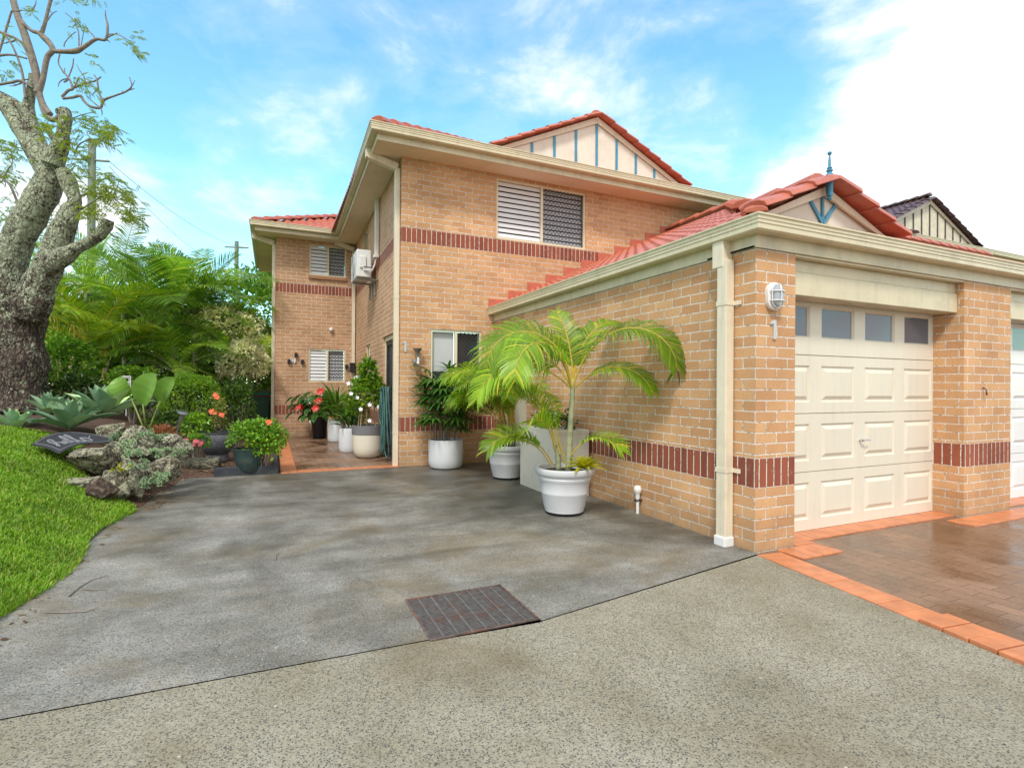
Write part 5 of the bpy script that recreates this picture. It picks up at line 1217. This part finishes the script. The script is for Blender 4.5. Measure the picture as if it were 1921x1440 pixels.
shrub((360,752,9.3),.50,.46,3400,.05,.024,M_LEAFB,82,'clipped rounded green bush behind the garden pots',shell=.72,lump=.08)
shrub((372,830,7.9),.16,.12,260,.05,.03,M_LEAF,83,'small pink flowering ground plant left of the stone urn',fl=(M_PINK,((-.08,.03,.03),(.06,.04,.03),(.0,-.04,.03),(.12,0,.02))))
shrub((368,800,8.3),.22,.18,360,.07,.045,M_LEAFB,84,'leafy green plant between the solar light and the stone urn')
shrub((305,815,7.4),.16,.08,160,.11,.02,leafmat('pink_bromeliad_leaf',(.35,.14,.10),(.50,.25,.16),(.2,.25,.08)),85,'pinkish spiky bromeliads between the broad leaved plant and the solar light',stems=False)
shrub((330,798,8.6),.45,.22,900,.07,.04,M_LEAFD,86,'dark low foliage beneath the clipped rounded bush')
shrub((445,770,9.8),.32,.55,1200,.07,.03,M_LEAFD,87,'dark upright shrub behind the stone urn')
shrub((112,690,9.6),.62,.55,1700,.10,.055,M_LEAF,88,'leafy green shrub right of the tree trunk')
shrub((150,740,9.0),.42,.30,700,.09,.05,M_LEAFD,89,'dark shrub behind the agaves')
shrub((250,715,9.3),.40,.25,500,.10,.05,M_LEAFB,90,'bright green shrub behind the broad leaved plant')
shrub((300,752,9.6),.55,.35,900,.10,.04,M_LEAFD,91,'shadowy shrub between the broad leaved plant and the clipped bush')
# small white frame among the plants
fr=at(237,716,8.6); g=MB()
for a,b in (((-.07,-.1),(-.07,.09)),((.07,-.1),(.07,.09)),((-.07,.09),(.07,.09)),((-.07,.0),(.07,.0)),((-.045,-.09),(-.045,.07)),((.045,-.09),(.045,.07)),((-.045,.07),(.045,.07))): g.tube([fr+RV*a[0]+Vector((0,0,a[1])),fr+RV*b[0]+Vector((0,0,b[1]))],.006,5)
g.tube([fr+Vector((0,0,0)),fr+Vector((0,0,-.55))],.006,5)
tag(g.build('plant_stake',M_WHITE),'small white square frame on a stake among the palms','plant stake')
# ------------------------------------------------------------------ wheelie bins
def wbin(c,lidm,label,rz=0):
    o=empty('wheelie_bin',c,label,'wheelie bin','wheelie bins behind the wing corner'); x,y,z=c
    g=MB(); b=[(-.22,-.24),(.22,-.24),(.22,.24),(-.22,.24)]; t=[(-.29,-.32),(.29,-.32),(.29,.36),(-.29,.36)]
    v=[(x+p[0],y+p[1],z+.04) for p in b]+[(x+p[0],y+p[1],z+.95) for p in t]; g.add(v,[(3,2,1,0),(0,1,5,4),(1,2,6,5),(2,3,7,6),(3,0,4,7)]); g.build('body',M_BIN,o,bevel=.03)
    g=MB(); g.box(x-.31,x+.31,y-.34,y+.38,z+.93,z+.965); g.build('rim',M_MAROON,o,bevel=.01)
    g=MB(); g.add([(x-.30,y-.35,z+.975),(x+.30,y-.35,z+.975),(x+.30,y+.40,z+.975),(x-.30,y+.40,z+.975),(x-.27,y-.30,z+1.03),(x+.27,y-.30,z+1.03),(x+.27,y+.36,z+1.07),(x-.27,y+.36,z+1.07)],[(3,2,1,0),(4,5,6,7),(0,1,5,4),(1,2,6,5),(2,3,7,6),(3,0,4,7)]); g.build('lid',lidm,o,bevel=.02)
    for s in (-1,1):
        g=MB(); g.tube([(x+s*.27,y+.30,z+.1),(x+s*.31,y+.30,z+.1)],.10,18); g.build('wheel',M_BLACK,o)
bz=.07
wbin((-3.80,12.5,.05),M_BINL,'green wheelie bin with teal green lid beside the wing corner'); wbin((-3.72,13.5,.08),M_MAROON,'wheelie bin with maroon lid standing behind the green lidded one')
# ------------------------------------------------------------------ big tree
TREE=empty('tree',at(35,752,8.5),'old lichen covered tree with forked trunk and pruned limbs at the left of the lawn','tree')
def limb(g,pts,n=14,m=0,dd=8.5):
    P=[];Rr=[]
    K=[(at(x,y,d),r/FPX*d) for x,y,r,d in [(q+(dd,))[:4] if len(q)==3 else q for q in pts]]
    for i in range(len(K)-1):
        a=[K[max(0,min(len(K)-1,i+k))] for k in (-1,0,1,2)]
        for j in range(12):
            t=j/12; f=lambda A,B,C_,D_:.5*((2*B)+(-A+C_)*t+(2*A-5*B+4*C_-D_)*t*t+(-A+3*B-3*C_+D_)*t**3)
            P.append(Vector([f(a[0][0][q],a[1][0][q],a[2][0][q],a[3][0][q]) for q in range(3)])); Rr.append(max(.002,f(a[0][1],a[1][1],a[2][1],a[3][1])))
    P.append(K[-1][0]); Rr.append(K[-1][1]); b=len(g.v); g.tube(P,Rr,n,m)
    if n>8:
        for i in range(b,len(g.v)):
            v=Vector(g.v[i]); k=(i-b)//n; 
            if k>=len(P): continue
            d=v-P[k]; s=1+.15*mnoise.noise(v*2.2)+.16*mnoise.noise(Vector((v.x*7,v.y*7,v.z*2.5)))+.10*abs(mnoise.noise(Vector((v.x*13,v.y*13,v.z*5))))+.05*mnoise.noise(v*22); g.v[i]=tuple(P[k]+d*s)
def big(pts,dd=8.5,n=40,name='trunk'):
    g=MB(); limb(g,pts,n,dd=dd); return g.build(name,M_BARK,TREE,smooth=True)
big([(38,770,52.4768),(36,740,42.32),(38,680,37.2416),(36,620,38.9344),(34,570,44.0128)])
big([(18,600,27.232),(15,540,25.8704),(30,460,24.5088),(60,400,25.1896),(88,350,23.1472),(100,305,17.7008),(105,285,14.9776)],name='limb')
big([(55,600,25.8704),(75,530,24.5088),(98,480,22.4664),(118,430,19.0624),(133,395,14.2968),(140,375,10.8928),(128,345,13.616),(118,320,10.8928)],dd=8.4,name='limb')
big([(90,500,17.7008),(120,480,14.9776),(150,462,10.212),(178,448,9.5312),(196,428,10.212),(203,412,8.8504)],dd=8.25,n=28,name='limb')
big([(100,310,16.3392),(112,275,13.616),(118,250,9.5312),(122,220,10.8928),(118,208,12.2544)],dd=8.4,n=28,name='limb')
big([(92,330,16.3392),(60,275,16.3392),(35,235,13.616),(8,195,11.5736),(-40,150,10.212)],dd=8.55,n=24,name='limb')
big([(85,300,14.9776),(64,255,12.9352),(52,205,10.212),(58,175,6.808),(62,140,5.4464)],dd=8.6,n=20,name='limb')
big([(45,205,6.808),(25,192,7.4888),(0,178,6.1272),(-30,170,5.4464)],dd=8.6,n=16,name='limb')
B2=dict(dd=8.5); rt_=random.Random(91)
for pts in ([(70,175,9),(80,150,6),(88,110,6),(98,96,6),(96,86,6),(84,72,7),(72,62,5),(60,58,4),(45,45,4),(30,20,3),(22,-10,3)],
 [(98,96,5),(118,97,5),(142,96,6),(158,88,4.5),(180,74,3.5),(198,74,3),(202,50,2.5),(198,30,1.5),(198,20,1)],
 [(78,62,5),(84,45,4),(90,20,3.5),(98,-10,4)],
 [(94,215,7),(80,195,7),(72,170,7),(66,130,8),(48,70,8),(30,20,7),(20,-20,6)],
 [(72,165,5),(60,118,4),(48,90,4),(34,75,3),(0,60,3)],
 [(116,182,3),(128,170,3),(136,166,3),(130,148,2),(122,138,2),(110,120,1.5),(112,102,1.5)],
 [(136,166,2.5),(160,156,2),(178,152,2),(190,144,1.2)],
 [(118,185,3),(136,183,3),(150,180,3.5),(158,190,3),(170,200,3),(188,202,3),(195,188,3),(215,180,2),(236,172,2),(247,162,1.5),(243,145,1)],
 [(195,188,2),(186,175,2),(182,150,2),(176,140,1)],
 [(128,146,1.5),(136,125,1.5),(138,110,1.2)],[(120,88,1.5),(122,80,1.2),(132,68,1),(142,60,1)],[(148,86,1.5),(147,60,1.3),(138,38,1.3),(122,24,1)],
 [(152,86,1.2),(156,65,1),(160,50,.8)],[(202,66,1.5),(212,64,1),(228,68,1),(245,78,1)],
 [(0,60,2),(20,80,2),(40,130,2.5),(48,185,3)],[(-10,160,3),(20,155,3),(40,152,3),(62,165,2)],[(-5,105,3),(20,103,2.5),(50,110,2)],[(-5,110,2.5),(10,60,2.5),(22,20,2)],
 [(84,235,5),(95,255,5),(100,262,5)],[(40,400,3),(20,350,2.5),(0,330,2)],[(118,210,3),(100,225,6),(84,212,6),(76,190,5)],
 [(140,290,2),(150,270,1.5),(175,262,1.5),(200,268,1),(215,280,1)],[(145,370,2.5),(175,362,2),(210,370,1.5),(240,395,1)],[(140,400,3),(165,385,2),(185,372,2)],
 [(200,430,2),(210,440,1.5),(222,446,1)],[(130,225,1.5),(155,215,1),(180,210,1)]):
    g=MB(); limb(g,[(a,b,c*.8) for a,b,c in pts],8,**B2); g.build('branch',M_TWIG,TREE,smooth=True)
# fine twigs
for k in range(46):
    x,y=rt_.choice([(118,97),(158,88),(180,74),(198,74),(84,45),(92,15),(130,148),(136,166),(160,156),(188,202),(215,180),(236,172),(186,165),(20,130),(30,75),(10,105),(45,150),(60,118),(175,262),(200,268),(210,370),(185,372),(150,380),(60,20),(25,20),(8,330),(30,360),(140,290)])
    a=rt_.uniform(0,6.283); l_=rt_.uniform(14,34); P=[(x,y,1.3)]
    for j in range(3): a+=rt_.uniform(-.6,.6); x+=math.cos(a)*l_/3; y+=math.sin(a)*l_/3-2; P.append((x,y,1.2-.3*j))
    g=MB(); limb(g,P,5,dd=8.5+rt_.uniform(-.15,.15)); g.build('twig',M_TWIG,TREE)
# feathery leaves
g=MB(); rs=random.Random(77)
def sprig(g,p,d,L_,n=13):
    d=d.normalized(); s=d.cross(Vector((0,0,1)))
    if s.length<.1: s=Vector((1,0,0))
    s.normalize()
    for i in range(n):
        t=(i+1)/n; q=p+d*L_*t+Vector((0,0,-L_*.35*t*t))
        for sg_ in (-1,1):
            k=L_*.30*math.sin(math.pi*(.15+.8*t))
            dd=(s*sg_+d*.5+Vector((0,0,-.3+rs.uniform(-.3,.3)))); leaf(g,q,dd,Vector((0,0,1)),k,k*.24,curl=.2)
for (x,y,w_,h_,n,dd) in ((150,-2,40,12,26,8.5),(60,18,16,10,10,8.5),(140,38,18,14,14,8.5),(245,78,24,16,22,8.4),(262,98,8,10,8,8.4),(178,110,12,12,9,8.5),(148,150,18,14,16,8.5),(180,165,20,18,18,8.4),
 (8,135,22,18,20,8.5),(5,70,30,30,16,8.5),(150,225,38,20,60,8.4),(205,250,24,28,60,8.3),(178,245,28,18,34,8.4),(150,290,30,20,36,8.2),(190,355,38,20,80,8.2),(230,370,30,24,66,8.1),(250,405,26,20,44,8.1),(170,395,26,18,44,8.0),(200,330,20,14,24,8.2),(145,315,22,16,28,8.2),
 (20,280,36,26,60,8.7),(12,330,34,20,44,8.7),(35,390,30,24,36,9.0),(60,440,30,30,46,9.4),(120,420,26,22,30,9.2),(10,400,16,18,18,8.6),(90,240,16,18,26,8.1),(120,262,14,18,22,8.1),(80,230,12,8,12,8.1),(100,400,30,20,20,9.3),(22,470,10,14,10,9.4)):
    for k in range(int(n*(1.15 if y>230 else .8))):
        q=at(x+rs.gauss(0,.5)*w_,y+rs.gauss(0,.5)*h_,dd+rs.uniform(-.4,.4)); sprig(g,q,Vector((rs.uniform(-1,1),rs.uniform(-1,1),rs.uniform(-.6,.5))),rs.uniform(.11,.20))
g.build('crown',M_FERN,TREE)
# ------------------------------------------------------------------ background palms
def bgpalm(pos,top,nf,flen,m,mr,seed,label,spread=1,ll=.5,bend=(.7,1.8),trunkr=.05,elr=(15,86),nl=42,lw=.023,name='palm_tree',multi=0,cat='palm'):
    c=Vector(at(*pos)); c.z=H(c.x,c.y) if c.y<16 else .6; t=Vector(at(*top)); rs=random.Random(seed)
    o=empty(name,c,label,cat,'palms growing along the garden boundary')
    if not multi:
        g=MB(); cane(g,[c-Vector((0,0,.1)),(c+t)/2+Vector((.03,0,0)),t],trunkr,trunkr*.7); g.build('trunk',M_CANE,o,smooth=True)
    else:
        for k in range(multi):
            a=k*2.4; q=c+Vector((math.cos(a)*.25,math.sin(a)*.25,-.05)); g=MB(); g.tube([q,q.lerp(t,.5),t+Vector((math.cos(a)*.3,math.sin(a)*.3,-.2))],[.03,.025,.02],7); g.build('cane',M_RACH if k%2 else M_CANE,o,smooth=True)
    for i in range(nf):
        a=i*2.399+seed; el=R(elr[1]-(elr[1]-elr[0])*(i/nf)+rs.uniform(-8,8)); g=MB(); b=t+(Vector((math.cos(a),math.sin(a),0))*rs.uniform(0,.35)+Vector((0,0,rs.uniform(-.5,.1))) if multi else Vector((0,0,0)))
        frond(g,b,a,el,flen*rs.uniform(.8,1.12),nl,ll,rs.uniform(*bend),lw=lw,droop=rs.uniform(.15,.55),start=.22,rr=.016,rnd=rs,roll=rs.uniform(-.6,.6),vang=18); g.build('frond',[m,mr],o)
bgpalm((287,790,12),(288,612,12),21,2.25,M_PALMD,M_RACHG,101,'tall palm with an orange ringed trunk in the middle of the palm grove',ll=.66,lw=.029,elr=(10,84),nl=44)
bgpalm((360,790,13),(365,596,13),18,2.3,M_PALMD,M_RACHG,102,'dark green palm right of the tall ringed palm',ll=.6,lw=.026)
bgpalm((405,790,13.2),(408,622,13.2),16,1.75,M_PALMD,M_RACHG,103,'drooping dark palm nearest the house wing',ll=.55,bend=(1.2,2.4),elr=(5,80))
bgpalm((190,800,10.5),(175,640,10.8),20,1.75,M_PALMY,M_RACH,104,'yellow green clump palm behind the agaves',multi=6,ll=.46,elr=(25,85))
bgpalm((120,800,11.5),(115,620,11.8),16,1.9,M_PALMY,M_RACH,105,'golden clump palm just right of the tree trunk',multi=5,ll=.45,elr=(20,80))
bgpalm((232,800,13.5),(228,560,13.5),14,2.1,M_PALMD,M_RACHG,106,'palm rising behind the yellow green clump palm',ll=.55)
bgpalm((20,800,13),(20,640,13.5),13,2.0,M_PALMD,M_RACHG,107,'green palm showing behind the left edge of the tree trunk',ll=.5)
bgpalm((480,800,17),(482,690,17),14,1.8,M_PALMY,M_RACHG,108,'bright yellow green palm behind the wheelie bins',ll=.5,elr=(10,80))
bgpalm((330,790,11.3),(330,700,11.3),14,1.5,M_PALMD,M_RACHG,109,'low palm arching above the clipped rounded bush',ll=.4,elr=(10,75),bend=(1.4,2.4),trunkr=.035)
bgpalm((160,760,15),(160,545,15),13,2.1,M_PALMD,M_RACHG,110,'distant palm seen below the cut limb of the tree',ll=.55)
# background shrubs and trees
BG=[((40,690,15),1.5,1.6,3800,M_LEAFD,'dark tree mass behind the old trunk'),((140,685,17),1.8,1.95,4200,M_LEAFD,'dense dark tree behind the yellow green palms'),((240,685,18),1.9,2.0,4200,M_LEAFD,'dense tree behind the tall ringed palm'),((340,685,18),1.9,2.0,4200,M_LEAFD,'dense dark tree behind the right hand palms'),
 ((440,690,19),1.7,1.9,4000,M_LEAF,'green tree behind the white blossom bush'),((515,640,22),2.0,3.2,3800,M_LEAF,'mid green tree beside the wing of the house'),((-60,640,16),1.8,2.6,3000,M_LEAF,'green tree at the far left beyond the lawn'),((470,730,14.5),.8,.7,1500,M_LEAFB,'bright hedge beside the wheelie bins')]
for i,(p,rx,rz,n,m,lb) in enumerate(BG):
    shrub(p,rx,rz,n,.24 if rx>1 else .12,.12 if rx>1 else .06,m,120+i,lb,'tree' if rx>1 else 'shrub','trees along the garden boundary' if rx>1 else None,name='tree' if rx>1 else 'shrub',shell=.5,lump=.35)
shrub((455,685,12.6),.55,.55,1700,.10,.06,M_LEAFW,140,'white blossoming bush glimpsed through the palms near the bins',shell=.6,lump=.3)
shrub((428,612,13.0),.7,.45,1400,.11,.06,M_LEAFW,141,'upper white blossoming bush behind the drooping dark palm',shell=.6,lump=.4)
shrub((513,545,24),.55,1.0,900,.22,.12,M_LEAF,142,'slender tree crown beside the wing downpipe','tree',name='tree',shell=.2,lump=.5)
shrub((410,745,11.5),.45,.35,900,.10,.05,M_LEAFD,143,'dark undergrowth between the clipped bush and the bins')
g=MB()
# ------------------------------------------------------------------ power poles and wires
def pole(x,ytop,dist,w_,arms,label):
    t=at(x,ytop,dist); b=Vector((t.x,t.y,0)); g=MB(); g.tube([b,t],[w_*1.1,w_*.9],12); o=tag(g.build('power_pole',M_POLE,smooth='auto'),label,'power pole','power poles and their lines')
    for (xa,ya,xb,yb,r_) in arms:
        g=MB(); g.tube([at(xa,ya,dist),at(xb,yb,dist)],r_,6); g.build('crossarm',M_POLE,o)
        g=MB()
        for k in (.08,.3,.7,.92): q=at(xa+(xb-xa)*k,ya+(yb-ya)*k,dist); g.tube([q,q+Vector((0,0,r_*3))],r_*.7,6)
        g.build('insulator',M_WHITE,o)
    return t
pole(173,262,23,.16,[(138,298,205,303,.045)],'thick green grey power pole rising behind the old tree')
pole(444,453,50,.20,[(422,463,466,465,.07),(404,508,468,504,.06)],'distant power pole with two crossarms left of the house wing')
def wire(a,b,sag,label,r_=.012):
    a,b=at(*a),at(*b); g=MB(); g.tube([a.lerp(b,i/24)+Vector((0,0,-sag*4*(i/24)*(1-i/24))) for i in range(25)],r_,4); tag(g.build('power_line',M_POLE),label,'power line')
wire((205,303,23),(466,465,50),.8,'upper power line running from the near pole to the distant pole',.014)
wire((205,312,23),(464,506,50),1.3,'lower power line sagging between the two poles',.013)
wire((138,298,23),(-200,180,14),.3,'power line leaving the near pole to the left',.014)
# ------------------------------------------------------------------ neighbouring house
NB=empty('neighbour_house',(17,7,0),'neighbouring townhouse with dark brown tiled roof and cream battened gable','house')
nx0,nxa=11.1,17.15; nxr=2*nxa-nx0
tiles('roof',(nx0,EY),(1,0),(0,1),ZE,[(nx0,EY),(nxr,EY),(nxr-(YG-EY),YG),(nx0+(YG-EY),YG)],M_NTILE,NB,us=.048)
tiles('roof',(nx0,17),(0,-1),(1,0),ZE,[(nx0,17),(nx0,EY),(nx0+YG-EY,YG),(nxa,YG),(nxa,17)],M_NTILE,NB,us=.048)
tiles('roof',(nxr,EY),(0,1),(-1,0),ZE,[(nxr,EY),(nxr,17),(nxa,17),(nxa,YG),(nxr-(YG-EY),YG)],M_NTILE,NB,us=.048)
bt=[]
for i in range(-5,6):
    x=nxa+i*.47; bt.append((x,6.4,zt(x,nxa,14.55,7.78,6.60)-.10))
gablet(YG,nxa,6.50,14.4,19.9,7.78,simple('cream_sheet',(.66,.60,.46),.6),bt,NB,barge=.11,wd=.16,capstep=.38,capm=M_NTILE,bm2=simple('dark_batten',(.07,.06,.05),.6),bw=.03)
caps('ridge_caps',(nxa,YG,ZE+SL*(nxa-nx0)),(nxa,17,ZE+SL*(nxa-nx0)),M_NTILE,NB)
caps('ridge_caps',(nx0+.1,EY+.1,ZE+.05),(nx0+YG-EY,YG,ZE+SL*(YG-EY)),M_NTILE,NB)
NP=[(nx0+.58,17),(nx0+.58,YF),(nxr-.58,YF),(nxr-.58,17)]
sweep('gutter',NP,gutprof(.465,5.04),M_CREAM,NB); sweep('fascia',NP,[(.44,4.945),(.463,4.945),(.463,5.10),(.44,5.10)],M_CREAM,NB); sweep('soffit',NP,[(0.003,4.958),(.438,4.958),(.438,4.978),(.003,4.978)],M_SOFF,NB)
wall('wall',(nx0+.58,17),(nx0+.58,YF),-.05,ZS,M_HB,parent=NB); wall('wall',(nx0+.58,YF),(nxr-.58,YF),-.05,ZS,M_HB,parent=NB)
# ------------------------------------------------------------------ fallen twigs
def twig(pix,label):
    g=MB(); P=[Vector(at(x,y,1)) for x,y in pix]; Q=[]
    for p in P:
        d=p-CAM; q=CAM+d*(-(CAM.z-.006)/d.z); Q.append(q)
    g.tube(Q,[.0045]+[.0035]*(len(Q)-2)+[.0015],5); tag(g.build('twig',M_TWIG),label,'twig','fallen twigs on the driveway')
twig([(128,1118),(150,1100),(172,1087),(203,1078)],'longest fallen twig on the driveway near the lawn')
twig([(155,1104),(175,1106),(205,1105)],'short fallen twig touching the longest one')
twig([(85,1148),(130,1148),(160,1146),(186,1139)],'fallen twig lying nearest the camera by the lawn')
twig([(516,1050),(518,1042),(524,1036)],'tiny curved twig in the middle of the driveway')
print('OBJECTS',len(bpy.data.objects),'POLYS',sum(len(m.polygons) for m in bpy.data.meshes))
